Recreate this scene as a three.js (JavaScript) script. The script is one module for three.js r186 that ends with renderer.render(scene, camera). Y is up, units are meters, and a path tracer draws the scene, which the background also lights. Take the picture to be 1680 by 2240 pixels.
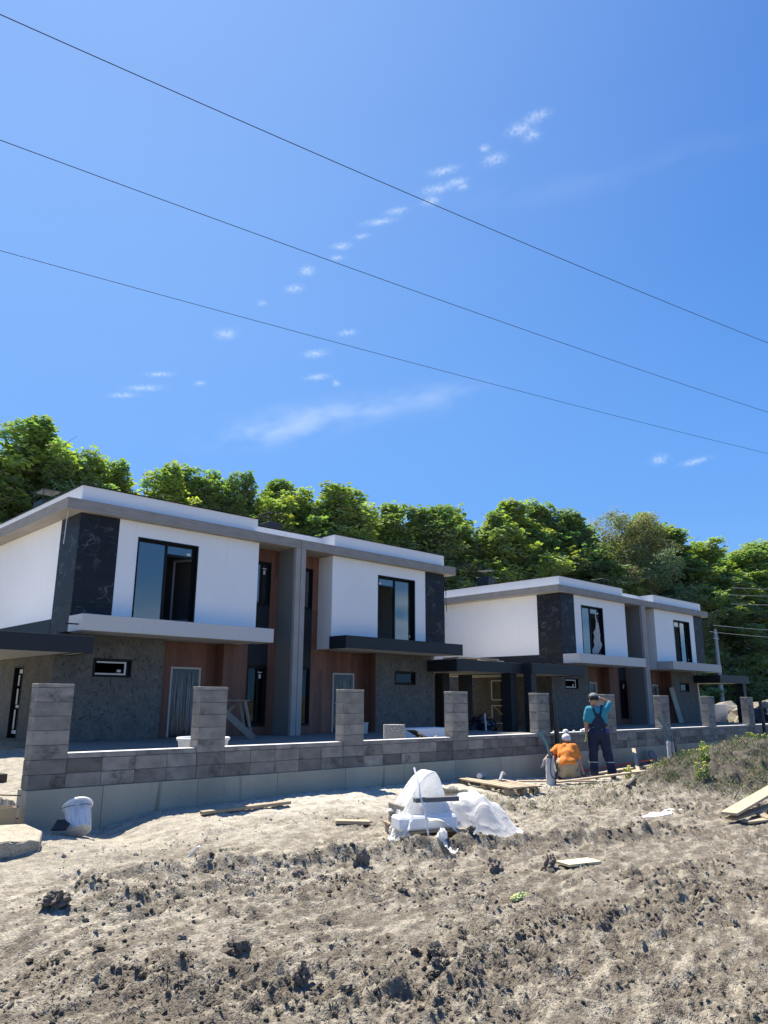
import * as THREE from 'three';
import { mergeGeometries } from 'three/addons/utils/BufferGeometryUtils.js';

// ------------------------------------------------------------ camera, sky, sun, exposure
// World: x runs along the house fronts, y up, depth Z away from the viewer is written as -z.
const scene = new THREE.Scene();
const EYE = 1.6, YAW = 43.53 * Math.PI / 180, PITCH = 14.03 * Math.PI / 180, ROLL = 0.33 * Math.PI / 180;
const camera = new THREE.PerspectiveCamera(2 * Math.atan(1120 / 1656.5) * 180 / Math.PI, 0.75, 0.05, 1500);
camera.position.set(0, EYE, 0);
camera.rotation.order = 'YXZ';
camera.rotation.set(PITCH, -YAW, ROLL);
camera.updateMatrixWorld();

const SUN = new THREE.Vector3(0.14, 1, -0.66).normalize();
const sun = new THREE.DirectionalLight(new THREE.Color(1, 0.925, 0.80), 5);
sun.position.set(22, 0, -16).addScaledVector(SUN, 120);
sun.target.position.set(22, 0, -16);
sun.castShadow = true;
sun.shadow.mapSize.set(4096, 4096);
Object.assign(sun.shadow.camera, { left: -75, right: 75, top: 75, bottom: -75, near: 1, far: 260 });
scene.add(sun, sun.target);

const renderer = new THREE.WebGLRenderer({ antialias: true });
renderer.toneMapping = THREE.LinearToneMapping;
renderer.toneMappingExposure = 2.1;
renderer.shadowMap.enabled = true;
renderer.shadowMap.type = THREE.PCFSoftShadowMap;

// ------------------------------------------------------------ random numbers and noise
function rng(s) { let a = s >>> 0; return () => { a = (a + 0x6D2B79F5) | 0; let t = Math.imul(a ^ (a >>> 15), 1 | a); t = (t + Math.imul(t ^ (t >>> 7), 61 | t)) ^ t; return ((t ^ (t >>> 14)) >>> 0) / 4294967296; }; }
const PERM = new Uint8Array(512), GX = new Float32Array(256), GY = new Float32Array(256), RV = new Float32Array(256);
{ const r = rng(77), p = [...Array(256).keys()]; for (let i = 255; i > 0; i--) { const j = Math.floor(r() * (i + 1)); [p[i], p[j]] = [p[j], p[i]]; } for (let i = 0; i < 512; i++) PERM[i] = p[i & 255]; for (let i = 0; i < 256; i++) { const a = r() * 6.2832; GX[i] = Math.cos(a); GY[i] = Math.sin(a); RV[i] = r(); } }
const fade = t => t * t * t * (t * (t * 6 - 15) + 10), mix = (a, b, t) => a + (b - a) * t, clamp = (x, a = 0, b = 1) => x < a ? a : x > b ? b : x;
const sstep = (a, b, x) => { const t = clamp((x - a) / (b - a)); return t * t * (3 - 2 * t); };
function noise(x, y, px = 0, py = 0) {           // gradient noise, optional period
  const X = Math.floor(x), Y = Math.floor(y), fx = x - X, fy = y - Y;
  const w = (v, p) => p ? ((v % p) + p) % p : v & 255;
  const x0 = w(X, px), x1 = w(X + 1, px), y0 = w(Y, py), y1 = w(Y + 1, py);
  const g = (a, b, dx, dy) => { const i = PERM[PERM[a & 255] + (b & 255)]; return GX[i] * dx + GY[i] * dy; };
  const u = fade(fx), v = fade(fy);
  return 1.5 * mix(mix(g(x0, y0, fx, fy), g(x1, y0, fx - 1, fy), u), mix(g(x0, y1, fx, fy - 1), g(x1, y1, fx - 1, fy - 1), u), v);
}
function fbm(x, y, o, px = 0, py = 0) { let s = 0, a = 1, n = 0; for (let i = 0; i < o; i++) { s += a * noise(x + i * 17.3 * (px ? 0 : 1), y + i * 9.1 * (py ? 0 : 1), px, py); n += a; a *= 0.5; x *= 2; y *= 2; px *= 2; py *= 2; } return s / n; }
function cell(x, y) {                              // distance to the nearest of scattered points
  const X = Math.floor(x), Y = Math.floor(y); let d = 9, id = 0;
  for (let j = -1; j < 2; j++) for (let i = -1; i < 2; i++) { const k = PERM[PERM[(X + i) & 255] + ((Y + j) & 255)], a = X + i + RV[k] - x, b = Y + j + RV[(k + 91) & 255] - y, q = a * a + b * b; if (q < d) { d = q; id = k; } }
  return [Math.sqrt(d), RV[(id + 37) & 255]];
}

// ------------------------------------------------------------ the sky: clear air, a few wisps
{
  const W = 4096, H = 2048, data = new Float32Array(W * H * 4);
  const lin = (r, g, b) => [r, g, b].map(c => { c /= 255; return (c <= 0.04045 ? c / 12.92 : ((c + 0.055) / 1.055) ** 2.4) / 2.1; });
  const LOW = lin(142, 201, 253), MID = lin(110, 171, 249), UP = lin(92, 149, 232), ZEN = lin(72, 116, 202), GRD = lin(150, 150, 150);
  const sunAz = Math.atan2(SUN.x, -SUN.z);
  for (let j = 0; j < H; j++) {
    const el = (j + 0.5) / H * Math.PI - Math.PI / 2, ce = Math.cos(el), se = Math.sin(el), d = el * 180 / Math.PI;
    const base = [0, 1, 2].map(c => d < 0 ? mix(LOW[c], GRD[c], clamp(-d / 4)) : d < 16 ? mix(LOW[c], MID[c], sstep(0, 16, d)) : d < 42 ? mix(MID[c], UP[c], (d - 16) / 26) : mix(UP[c], ZEN[c], sstep(42, 90, d)));
    for (let i = 0; i < W; i++) {
      const phi = (i + 0.5) / W * 2 * Math.PI - Math.PI, x = ce * Math.cos(phi), z = ce * Math.sin(phi);
      const cs = x * SUN.x + se * SUN.y + z * SUN.z;
      const glow = d > -2 ? 0.20 * Math.exp((cs - 1) * 5.0) : 0;
      const az = Math.atan2(x, -z), far = 1 - 0.40 * clamp((1 - Math.cos(az - sunAz)) * 1.15) * sstep(8, 34, d) * (1 - 0.5 * sstep(1.9, 3.0, Math.abs(az - sunAz)));
      const k = (j * W + i) * 4;
      data[k] = base[0] * far * far + glow * 0.44; data[k + 1] = base[1] * far + glow * 0.5; data[k + 2] = base[2] * (0.5 + 0.5 * far) + glow * 0.42; data[k + 3] = 1;
    }
  }
  const cloud = (az, el, rx, ry, tilt, amt, sc, seed) => {      // degrees
    const j0 = Math.floor((el - 3 * ry - 2 + 90) / 180 * H), j1 = Math.ceil((el + 3 * ry + 2 + 90) / 180 * H);
    for (let j = Math.max(0, j0); j < Math.min(H, j1); j++) {
      const e = (j + 0.5) / H * 180 - 90, ca = Math.cos(e * Math.PI / 180);
      const a0 = az - 3 * (rx + ry) / ca, a1 = az + 3 * (rx + ry) / ca;
      for (let i = Math.floor((a0 - 90 + 180) / 360 * W); i < (a1 - 90 + 180) / 360 * W; i++) {
        const a = ((i + 0.5) / W * 360 - 180) + 90; let u = (a - az) * ca, v = e - el;
        [u, v] = [u * Math.cos(tilt) + v * Math.sin(tilt), -u * Math.sin(tilt) + v * Math.cos(tilt)];
        const g = Math.exp(-((u / rx) ** 2 + (v / ry) ** 2));
        if (g < 0.02) continue;
        const n = fbm(u * sc + seed, v * sc * 2.2 + seed * 3, 4) * 1.1 + 0.5, w = clamp(g * amt * clamp(n * 1.5 - 0.28 * (1 - g)), 0, 0.9);
        const k = (j * W + (((i % W) + W) % W)) * 4;
        for (let c = 0; c < 3; c++) data[k + c] = mix(data[k + c], [0.52, 0.57, 0.62][c], w);
      }
    }
  };
  const C = [[56.8, 40.9, .75, .3], [55.3, 40.3, .8, .35], [56.3, 39.8, .5, .3], [53, 38.65, .7, .35], [48.6, 38.2, .95, .25], [47.9, 37.05, 1.0, .28], [49.7, 37.45, .7, .22], [43, 35, 1.0, .2], [44.5, 35.7, .7, .2], [39.8, 33.3, .6, .22], [36.9, 31.5, .5, .3], [35.9, 30.2, .6, .25], [30.6, 26.6, .65, .35], [40.4, 27.3, .55, .2], [37.8, 25.7, .8, .25], [38, 24, .8, .2], [24.7, 22.1, 1.1, .18], [25.7, 23.2, .8, .15], [64.4, 17, .5, .3], [66.8, 16.6, .9, .2], [52.2, 39.4, .35, .2], [50.2, 37.1, .4, .18], [33.3, 29, .3, .15], [28.8, 22.9, .35, .15], [39.6, 23.6, .25, .2], [39.4, 32.5, .4, .15], [41.5, 34, .5, .14], [47.4, 36.3, .6, .25], [23.2, 21.4, .8, .15]];
  C.forEach(([a, e, x, y], i) => cloud(a, e, x * 0.95, y * 0.95, 0.15, 0.37, 3.6, i * 7.7 + 3));
  cloud(35.5, 20.2, 4.2, 1.0, 0.22, 0.24, 0.32, 5); cloud(40.5, 21.6, 5, 0.8, 0.12, 0.17, 0.3, 11); cloud(62, 36.4, 9, 0.8, 0.05, 0.035, 0.2, 21); cloud(46, 22.5, 4, 1.0, 0.12, 0.13, 0.3, 31);
  
  // low far-side clouds: some mirrored in the panes, more added to brighten shaded fronts
  for (const [a, e, x, y] of [[138, 6, 10, 1.8], [165, 5, 12, 1.8], [115, 6, 8, 1.5], [205, 6, 12, 2.0], [250, 6, 12, 2.0], [290, 6, 12, 2.0]]) cloud(a, e, x, y, 0, 0.9, 0.22, a);
  const t = new THREE.DataTexture(data, W, H, THREE.RGBAFormat, THREE.FloatType);
  t.mapping = THREE.EquirectangularReflectionMapping; t.magFilter = t.minFilter = THREE.LinearFilter; t.needsUpdate = true;
  scene.background = t; scene.environment = t;
}

// ------------------------------------------------------------ textures and materials
const enc = v => { v = clamp(v); return 255 * (v <= 0.0031308 ? v * 12.92 : 1.055 * v ** (1 / 2.4) - 0.055); };
function colourTex(n, fn) {                       // fn(u, v) -> linear albedo
  const d = new Uint8Array(n * n * 4);
  for (let j = 0; j < n; j++) for (let i = 0; i < n; i++) { const c = fn(i / n, j / n), k = (j * n + i) * 4; d[k] = enc(c[0]); d[k + 1] = enc(c[1]); d[k + 2] = enc(c[2]); d[k + 3] = 255; }
  const t = new THREE.DataTexture(d, n, n); t.colorSpace = THREE.SRGBColorSpace; t.wrapS = t.wrapT = THREE.RepeatWrapping; t.magFilter = THREE.LinearFilter; t.minFilter = THREE.LinearMipmapLinearFilter; t.generateMipmaps = true; t.needsUpdate = true; return t;
}
function greyTex(n, fn) { const t = colourTex(n, (u, v) => { const g = fn(u, v); return [g, g, g]; }); const d = t.image.data; for (let j = 0; j < n; j++) for (let i = 0; i < n; i++) { const g = clamp(fn(i / n, j / n)) * 255, k = (j * n + i) * 4; d[k] = d[k + 1] = d[k + 2] = g; } t.colorSpace = THREE.NoColorSpace; return t; }
const size = (t, m) => { t.repeat.set(1 / m, 1 / m); return t; };      // uv are metres
const std = o => new THREE.MeshStandardMaterial({ roughness: 0.85, ...o });
const rgb = (r, g, b) => new THREE.Color().setRGB(r, g, b);
const tint = (c, k) => c.map(v => v * k);

function strokes(n, list) {                        // wrap-around soft polylines in a float buffer
  const b = new Float32Array(n * n);
  for (const { pts, w, a } of list) for (let s = 0; s + 1 < pts.length; s++) {
    const [x0, y0] = pts[s], [x1, y1] = pts[s + 1], L = Math.hypot(x1 - x0, y1 - y0) * n, m = Math.ceil(L) + 1;
    for (let q = 0; q <= m; q++) { const x = (x0 + (x1 - x0) * q / m) * n, y = (y0 + (y1 - y0) * q / m) * n, R = Math.ceil(w + 1);
      for (let j = -R; j <= R; j++) for (let i = -R; i <= R; i++) { const X = Math.floor(x) + i, Y = Math.floor(y) + j, e = Math.hypot(X + .5 - x, Y + .5 - y), v = a * clamp(w + 0.5 - e); const k = (((Y % n) + n) % n) * n + (((X % n) + n) % n); if (v > b[k]) b[k] = v; } }
  }
  return b;
}
const at = (b, n, u, v) => b[Math.floor(v * n) * n + Math.floor(u * n)];

const plasterTex = size(colourTex(256, (u, v) => { const k = 0.85 + 0.035 * fbm(u * 2, v * 2, 4, 2, 2) - 0.05 * sstep(0.2, 0.5, fbm(u * 20, v * 2, 3, 20, 2)) * sstep(0, .4, fbm(u * 2, v * 2 + .3, 2, 2, 2)) + 0.015 * fbm(u * 60, v * 60, 2, 60, 60); return [k, k * 0.975, k * 0.93]; }), 3.1);
const plasterBump = size(greyTex(256, (u, v) => 0.5 + 0.5 * fbm(u * 90, v * 90, 2, 90, 90)), 0.9);
const fasciaTex = size(colourTex(512, (u, v) => { const s = fbm(u * 4, v * 46, 4, 4, 46), b = fbm(u * 5, v * 5, 3, 5, 5), k = 0.265 + 0.055 * s + 0.035 * b + 0.02 * fbm(u * 70, v * 70, 2, 70, 70); return [k * 1.10, k * 1.0, k * 0.87]; }), 2.3);
const finTex = size(colourTex(256, (u, v) => { const k = 0.31 + 0.04 * fbm(u * 8, v * 3, 4, 8, 3) + 0.015 * fbm(u * 80, v * 80, 2, 80, 80); return [k * 1.06, k * 0.98, k * 0.87]; }), 2.0);
let marbleTex;
{
  const n = 1024, r = rng(5), L = [];
  for (let q = 0; q < 40; q++) { let x = r(), y = r(), a = r() * 6.28; const big = r() < 0.3, pts = [[x, y]], m = 8 + r() * 26; for (let s = 0; s < m; s++) { a += (r() - 0.5) * 0.9; x += Math.cos(a) * 0.016 * (0.5 + r()); y += Math.sin(a) * 0.009 * (0.5 + r()); pts.push([x, y]); } L.push({ pts, w: big ? 4.2 : 2.4, a: big ? 0.3 + 0.5 * r() : 0.08 + 0.2 * r() }); if (r() < 0.6) { const p = pts[Math.floor(r() * pts.length)]; let bx = p[0], by = p[1], ba = a + 1.6; const bp = [[bx, by]]; for (let s = 0; s < 9; s++) { ba += (r() - 0.5); bx += Math.cos(ba) * 0.012; by += Math.sin(ba) * 0.014; bp.push([bx, by]); } L.push({ pts: bp, w: 2.2, a: 0.32 }); } }
  const b = strokes(n, L);
  marbleTex = size(colourTex(n, (u, v) => { const c = 0.5 + 0.7 * fbm(u * 4, v * 5, 5, 4, 5), m = at(b, n, u, v) * clamp(0.55 + fbm(u * 14, v * 14, 3, 14, 14)); const f = clamp(fbm(u * 7 + .3, v * 9, 5, 7, 9) - 0.18) * 0.12; return [0.008 + 0.008 * c + 0.26 * m + f, 0.009 + 0.009 * c + 0.25 * m + f, 0.012 + 0.012 * c + 0.24 * m + f]; }), 2.6);
}
let renderTex, renderBump;
{
  const n = 1024, r = rng(9), L = [];
  for (let q = 0; q < 340; q++) { const x = r(), y = r(), a = -1.57 + (r() - 0.5) * 2.0, l = 0.012 + r() * 0.028; const pts = [[x, y]]; let b = a; let X = x, Y = y; for (let s = 0; s < 4; s++) { b += (r() - .5) * 0.7; X += Math.cos(b) * l / 4; Y += Math.sin(b) * l / 4; pts.push([X, Y]); } L.push({ pts, w: 1.8 + r() * 3.0, a: 0.35 + 0.65 * r() }); }
  const b = strokes(n, L);
  renderTex = size(colourTex(n, (u, v) => { const k = 0.125 * (1 + 0.32 * fbm(u * 6, v * 6, 5, 6, 6) + 0.30 * fbm(u * 26, v * 20, 3, 26, 20)), m = at(b, n, u, v); return [mix(k, 0.014, m) * 1.03, mix(k, 0.014, m) * 0.99, mix(k, 0.014, m) * 0.87]; }), 2.9);
  renderBump = size(greyTex(n, (u, v) => clamp(0.7 + 0.25 * fbm(u * 26, v * 26, 3, 26, 26) - 0.7 * at(b, n, u, v))), 2.9);
}
const woodTex = size(colourTex(512, (u, v) => { const g = fbm(u * 40 + 0.6 * fbm(u * 4, v * 2, 2, 4, 2), v * 3, 4, 40, 3), k = 1 + 0.38 * g + 0.2 * fbm(u * 5, v * 2, 3, 5, 2); return [0.160 * k, 0.072 * k, 0.046 * k]; }), 1.5);
const blockTex = size(colourTex(1024, (u, v) => {
  const p = fbm(u * 9, v * 12, 5, 9, 12), s = fbm(u * 5 + 0.4, v * 7 + 0.7, 5, 5, 7), g = fbm(u * 120, v * 120, 2, 120, 120);
  let k = 0.25 + 0.11 * p + 0.04 * g; const st = sstep(0.09, 0.40, s) * clamp(0.6 + 1.1 * fbm(u * 30, v * 40, 3, 30, 40)); k = mix(k, 0.065, 0.72 * st); return [k * 1.07, k * 1.0, k * 0.88]; }), 1.9);
const blockBump = size(greyTex(512, (u, v) => 0.5 + 0.35 * fbm(u * 40, v * 40, 4, 40, 40) + 0.15 * fbm(u * 10, v * 10, 3, 10, 10)), 0.95);
const plinthTex = size(colourTex(512, (u, v) => { const b = fbm(u * 4, v * 3, 4, 4, 3), st = sstep(0.25, 0.5, fbm(u * 26, v * 2, 3, 26, 2)) * sstep(0.1, 0.5, fbm(u * 3 + .2, v * 3, 2, 3, 3)); let k = 0.31 + 0.07 * b + 0.025 * fbm(u * 90, v * 90, 2, 90, 90); k *= 1 - 0.4 * st; return [k * 1.06, k * 1.0, k * (0.78 - 0.08 * st)]; }), 3.7);
const timberTex = size(colourTex(256, (u, v) => { const k = 1 + 0.3 * fbm(u * 4, v * 34, 4, 4, 34) + 0.2 * fbm(u * 5, v * 5, 3, 5, 5); return [0.42 * k, 0.33 * k, 0.22 * k]; }), 0.8);
const speckTex = size(colourTex(256, (u, v) => { const n = fbm(u * 30, v * 30, 2, 30, 30); const k = n > 0.18 ? 0.55 : n < -0.2 ? 0.09 : 0.26; return [k, k * 0.97, k * 0.9]; }), 0.5);
const slurryTex = size(colourTex(256, (u, v) => { const s = sstep(-0.05, 0.25, fbm(u * 5, v * 6, 5, 5, 6)); const k = mix(0.62, 0.50, s) * (1 + 0.25 * fbm(u * 30, v * 30, 3, 30, 30)); return [k, k, k * 0.98]; }), 0.5);
const soilTex = size(colourTex(1024, (u, v) => { const a = fbm(u * 90, v * 90, 4, 90, 90), b = fbm(u * 16, v * 16, 4, 16, 16); const k = 0.86 + 0.55 * a + 0.35 * b; return [clamp(k), clamp(k * 0.99), clamp(k * 0.97)]; }), 1.7);
const soilBump = size(greyTex(1024, (u, v) => 0.5 + 0.4 * fbm(u * 60, v * 60, 4, 60, 60) + 0.2 * fbm(u * 150, v * 150, 2, 150, 150)), 1.1);
const barkTex = size(colourTex(256, (u, v) => { const k = 1 + 0.5 * fbm(u * 16, v * 4, 4, 16, 4); return [0.09 * k, 0.075 * k, 0.055 * k]; }), 1);

const M = {
  plaster: std({ map: plasterTex, bumpMap: plasterBump, bumpScale: 0.002, roughness: 0.92 }),
  whiteSlab: std({ color: rgb(0.66, 0.65, 0.63), map: plasterTex, roughness: 0.9 }),
  greySlab: std({ color: rgb(0.55, 0.54, 0.52), map: plasterTex, roughness: 0.9 }),
  soffit: std({ color: rgb(0.52, 0.50, 0.46), roughness: 0.9 }),
  cream: std({ color: rgb(0.66, 0.63, 0.57), roughness: 0.8 }),
  fascia: std({ map: fasciaTex, roughness: 0.85 }),
  fin: std({ map: finTex, roughness: 0.85 }),
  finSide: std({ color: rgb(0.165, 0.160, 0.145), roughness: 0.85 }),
  marble: new THREE.MeshPhysicalMaterial({ map: marbleTex, roughness: 0.5, specularIntensity: 0.5 }),
  anth: new THREE.MeshPhysicalMaterial({ color: rgb(0.021, 0.025, 0.029), roughness: 0.5, specularIntensity: 0.55 }),
  anthPanel: new THREE.MeshPhysicalMaterial({ color: rgb(0.016, 0.021, 0.026), roughness: 0.5, specularIntensity: 0.4 }),
  frame: new THREE.MeshPhysicalMaterial({ color: rgb(0.007, 0.008, 0.010), roughness: 0.45, specularIntensity: 0.4 }),
  whitePvc: std({ color: rgb(0.62, 0.62, 0.60), roughness: 0.4 }),
  render: std({ map: renderTex, bumpMap: renderBump, bumpScale: 0.006, roughness: 0.9 }),
  wood: [0.8, 0.92, 1, 1.1, 1.22].map(k => std({ map: woodTex, color: rgb(k, k * 0.98, k * 0.95), roughness: 0.6 })),
  backing: std({ color: rgb(0.02, 0.013, 0.01), roughness: 0.9 }),
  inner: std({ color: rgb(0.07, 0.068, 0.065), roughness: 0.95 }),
  deck: std({ color: rgb(0.50, 0.49, 0.47), roughness: 0.9 }),
  glass: new THREE.MeshPhysicalMaterial({ color: rgb(0.75, 0.85, 0.88), roughness: 0.02, transmission: 1, thickness: 0, ior: 2.0 }),
  glassLow: new THREE.MeshPhysicalMaterial({ color: rgb(0.5, 0.6, 0.62), roughness: 0.02, transmission: 1, thickness: 0, ior: 1.38 }),
  film: new THREE.MeshPhysicalMaterial({ color: rgb(0.8, 0.8, 0.8), roughness: 0.12, transmission: 0.96, thickness: 0, ior: 1.5, side: THREE.DoubleSide }),
  fold: std({ color: rgb(0.34, 0.34, 0.35), roughness: 0.5, side: THREE.DoubleSide }),
  block: [0.46, 0.56, 0.66, 0.80, 0.94].map(k => std({ map: blockTex, bumpMap: blockBump, bumpScale: 0.003, color: rgb(k, k, k * 0.98), roughness: 0.9 })),
  paleTop: std({ color: rgb(0.62, 0.60, 0.56), roughness: 0.9 }),
  capstone: std({ map: blockTex, bumpMap: blockBump, bumpScale: 0.002, color: rgb(1, 1, 0.98), roughness: 0.85 }),
  plinth: std({ map: plinthTex, roughness: 0.88 }),
  paving: std({ map: plinthTex, color: rgb(0.5, 0.52, 0.56), roughness: 0.85 }),
  timber: [0.75, 0.95, 1.1].map(k => std({ map: timberTex, color: rgb(k, k, k), roughness: 0.8 })),
  greyTimber: std({ map: timberTex, color: rgb(0.5, 0.55, 0.62), roughness: 0.85 }),
  eps: std({ color: rgb(0.80, 0.80, 0.79), roughness: 0.7 }),
  bucket: std({ map: slurryTex, roughness: 0.5 }),
  speck: std({ map: speckTex, roughness: 0.9 }),
  sheet: new THREE.MeshPhysicalMaterial({ bumpMap: size(greyTex(512, (u, v) => { const a = fbm(u * 4, v * 4, 3, 4, 4), b = fbm(u * 7 + .5, v * 6 + .2, 3, 7, 6); return clamp(1 - 1.6 * Math.abs(a)) ** 2 * 0.6 + clamp(1 - 2.2 * Math.abs(b)) ** 3 * 0.4; }), 0.9), bumpScale: 0.012, color: rgb(0.92, 0.92, 0.90), roughness: 0.9, transmission: 0.6, thickness: 0, side: THREE.DoubleSide }),
  greyStone: std({ color: rgb(0.11, 0.115, 0.125), roughness: 0.7 }),
  foamy: std({ color: rgb(0.62, 0.53, 0.38), roughness: 0.9 }),
  card: std({ color: rgb(0.42, 0.30, 0.17), roughness: 0.85 }),
  blackPlastic: std({ color: rgb(0.012, 0.013, 0.016), roughness: 0.35 }),
  bluePipe: std({ color: rgb(0.07, 0.17, 0.22), roughness: 0.4 }),
  cable: std({ color: rgb(0.015, 0.015, 0.016), roughness: 0.5 }),
  rust: std({ color: rgb(0.13, 0.06, 0.035), roughness: 0.8 }),
  red: std({ color: rgb(0.45, 0.05, 0.05), roughness: 0.5 }),
  wrap: std({ color: rgb(0.46, 0.46, 0.47), roughness: 0.55 }),
  pole: std({ color: rgb(0.42, 0.41, 0.38), roughness: 0.85 }),
  wire: std({ color: rgb(0.02, 0.022, 0.03), roughness: 0.6 }),
  paleWire: std({ color: rgb(0.30, 0.31, 0.30), roughness: 0.5 }),
  bark: std({ map: barkTex, roughness: 0.95 }),
  soil: std({ map: soilTex, bumpMap: soilBump, bumpScale: 0.02, vertexColors: true, roughness: 0.97 }),
  clod: std({ map: soilTex, bumpMap: soilBump, bumpScale: 0.006, roughness: 0.97 }),
  skin: std({ color: rgb(0.42, 0.22, 0.14), roughness: 0.6 }),
  teal: std({ color: rgb(0.025, 0.24, 0.30), roughness: 0.85 }),
  navy: std({ color: rgb(0.012, 0.018, 0.045), roughness: 0.85 }),
  orange: std({ color: rgb(0.78, 0.22, 0.025), roughness: 0.85 }),
  beige: std({ color: rgb(0.33, 0.27, 0.18), roughness: 0.9 }),
  dark: std({ color: rgb(0.018, 0.018, 0.02), roughness: 0.8 }),
  glove: std({ color: rgb(0.42, 0.42, 0.42), roughness: 0.85 }),
  limeGlove: std({ color: rgb(0.38, 0.48, 0.10), roughness: 0.85 }),
  capWhite: std({ color: rgb(0.62, 0.60, 0.56), roughness: 0.85 }),
};

// ------------------------------------------------------------ builders
const used = {};
function numbered(n) { used[n] = (used[n] ?? 0) + 1; return used[n] === 1 ? n : n + '_' + String(used[n] - 1).padStart(3, '0'); }
function tag(o, label, category, group) { Object.assign(o.userData, { label, category }); if (group) o.userData.group = group; return o; }
function thing(name, [X, Y, Z], label, category, group) { const g = new THREE.Group(); g.name = numbered(name); g.position.set(X, Y, -Z); scene.add(g); if (label) tag(g, label, category, group); return g; }
function baseOf(p) { let o = p; while (o.parent && o.parent !== scene) o = o.parent; return o.position; }
function part(name, geo, mat, parent, world = true) {           // geometry is written in world coordinates, moved to the thing's base
  if (Array.isArray(geo)) geo = geo.length > 1 ? mergeGeometries(geo.map(g => g.index ? g.toNonIndexed() : g)) : geo[0];
  if (world) { const b = baseOf(parent); geo.translate(-b.x, -b.y, -b.z); }
  const m = new THREE.Mesh(geo, mat); m.name = name; m.castShadow = m.receiveShadow = true; parent.add(m); return m;
}
function metreUV(g, ou = 0, ov = 0, swap = false) {
  if (g.index) g = g.toNonIndexed();
  g.computeVertexNormals();
  const p = g.attributes.position, n = g.attributes.normal, uv = new Float32Array(p.count * 2);
  for (let i = 0; i < p.count; i++) { const a = Math.abs(n.getX(i)), b = Math.abs(n.getY(i)), c = Math.abs(n.getZ(i)); let u, v; if (b > a && b > c) { u = p.getX(i); v = p.getZ(i); } else if (a > c) { u = p.getZ(i); v = p.getY(i); } else { u = p.getX(i); v = p.getY(i); } uv[2 * i] = (swap ? v : u) + ou; uv[2 * i + 1] = (swap ? u : v) + ov; }
  g.setAttribute('uv', new THREE.BufferAttribute(uv, 2)); return g;
}
function chamfer(w, h, d, c) {                                     // box with cut edges, 44 triangles
  const X = w / 2, Y = h / 2, Z = d / 2; c = Math.min(c, X * .8, Y * .8, Z * .8); const P = [], S = [-1, 1];
  const v = (sx, sy, sz, ax) => [sx * (ax === 0 ? X : X - c), sy * (ax === 1 ? Y : Y - c), sz * (ax === 2 ? Z : Z - c)];
  const tri = (a, b, d2) => { const n = [(a[0] + b[0] + d2[0]), (a[1] + b[1] + d2[1]), (a[2] + b[2] + d2[2])]; const e = [b[0] - a[0], b[1] - a[1], b[2] - a[2]], f = [d2[0] - a[0], d2[1] - a[1], d2[2] - a[2]]; const cr = [e[1] * f[2] - e[2] * f[1], e[2] * f[0] - e[0] * f[2], e[0] * f[1] - e[1] * f[0]]; (cr[0] * n[0] + cr[1] * n[1] + cr[2] * n[2] > 0) ? P.push(...a, ...b, ...d2) : P.push(...a, ...d2, ...b); };
  const quad = (a, b, e, f) => { tri(a, b, e); tri(a, e, f); };
  for (const s of S) { quad(v(s, -1, -1, 0), v(s, 1, -1, 0), v(s, 1, 1, 0), v(s, -1, 1, 0)); quad(v(-1, s, -1, 1), v(1, s, -1, 1), v(1, s, 1, 1), v(-1, s, 1, 1)); quad(v(-1, -1, s, 2), v(1, -1, s, 2), v(1, 1, s, 2), v(-1, 1, s, 2)); }
  for (const a of S) for (const b of S) { quad(v(a, b, -1, 0), v(a, b, 1, 0), v(a, b, 1, 1), v(a, b, -1, 1)); quad(v(a, -1, b, 0), v(a, 1, b, 0), v(a, 1, b, 2), v(a, -1, b, 2)); quad(v(-1, a, b, 1), v(1, a, b, 1), v(1, a, b, 2), v(-1, a, b, 2)); }
  for (const a of S) for (const b of S) for (const e of S) tri(v(a, b, e, 0), v(a, b, e, 1), v(a, b, e, 2));
  const g = new THREE.BufferGeometry(); g.setAttribute('position', new THREE.Float32BufferAttribute(P, 3)); return g;
}
function bx(x0, x1, y0, y1, Z0, Z1, c = 0, ou = 0, ov = 0, swap = false) {
  if (x0 > x1) [x0, x1] = [x1, x0];
  const w = x1 - x0, h = y1 - y0, d = Z1 - Z0;
  const g = c ? chamfer(w, h, d, c) : new THREE.BoxGeometry(w, h, d).toNonIndexed();
  g.translate((x0 + x1) / 2, (y0 + y1) / 2, -(Z0 + Z1) / 2);
  return metreUV(g, ou, ov, swap);
}
function beam(a, b, w, h, c = 0.004, roll = 0, ou = 0) {                        // a bar from a to b (world x, y, Z)
  const A = new THREE.Vector3(a[0], a[1], -a[2]), B = new THREE.Vector3(b[0], b[1], -b[2]), L = A.distanceTo(B);
  const g = metreUV(chamfer(L, h, w, c), ou, ou * 0.7);
  const dx = B.clone().sub(A).normalize(); let up = new THREE.Vector3(0, 1, 0); if (Math.abs(dx.y) > 0.95) up.set(0, 0, 1);
  const dz = new THREE.Vector3().crossVectors(dx, up).normalize(), dy = new THREE.Vector3().crossVectors(dz, dx);
  const m = new THREE.Matrix4().makeBasis(dx, dy, dz); if (roll) m.multiply(new THREE.Matrix4().makeRotationX(roll));
  g.applyMatrix4(m); g.translate((A.x + B.x) / 2, (A.y + B.y) / 2, (A.z + B.z) / 2); return g;
}
function tube(pts, r, seg = 24, rad = 6) { const g = new THREE.TubeGeometry(new THREE.CatmullRomCurve3(pts.map(p => new THREE.Vector3(p[0], p[1], -p[2]))), seg, r, rad, false); return g; }

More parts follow.
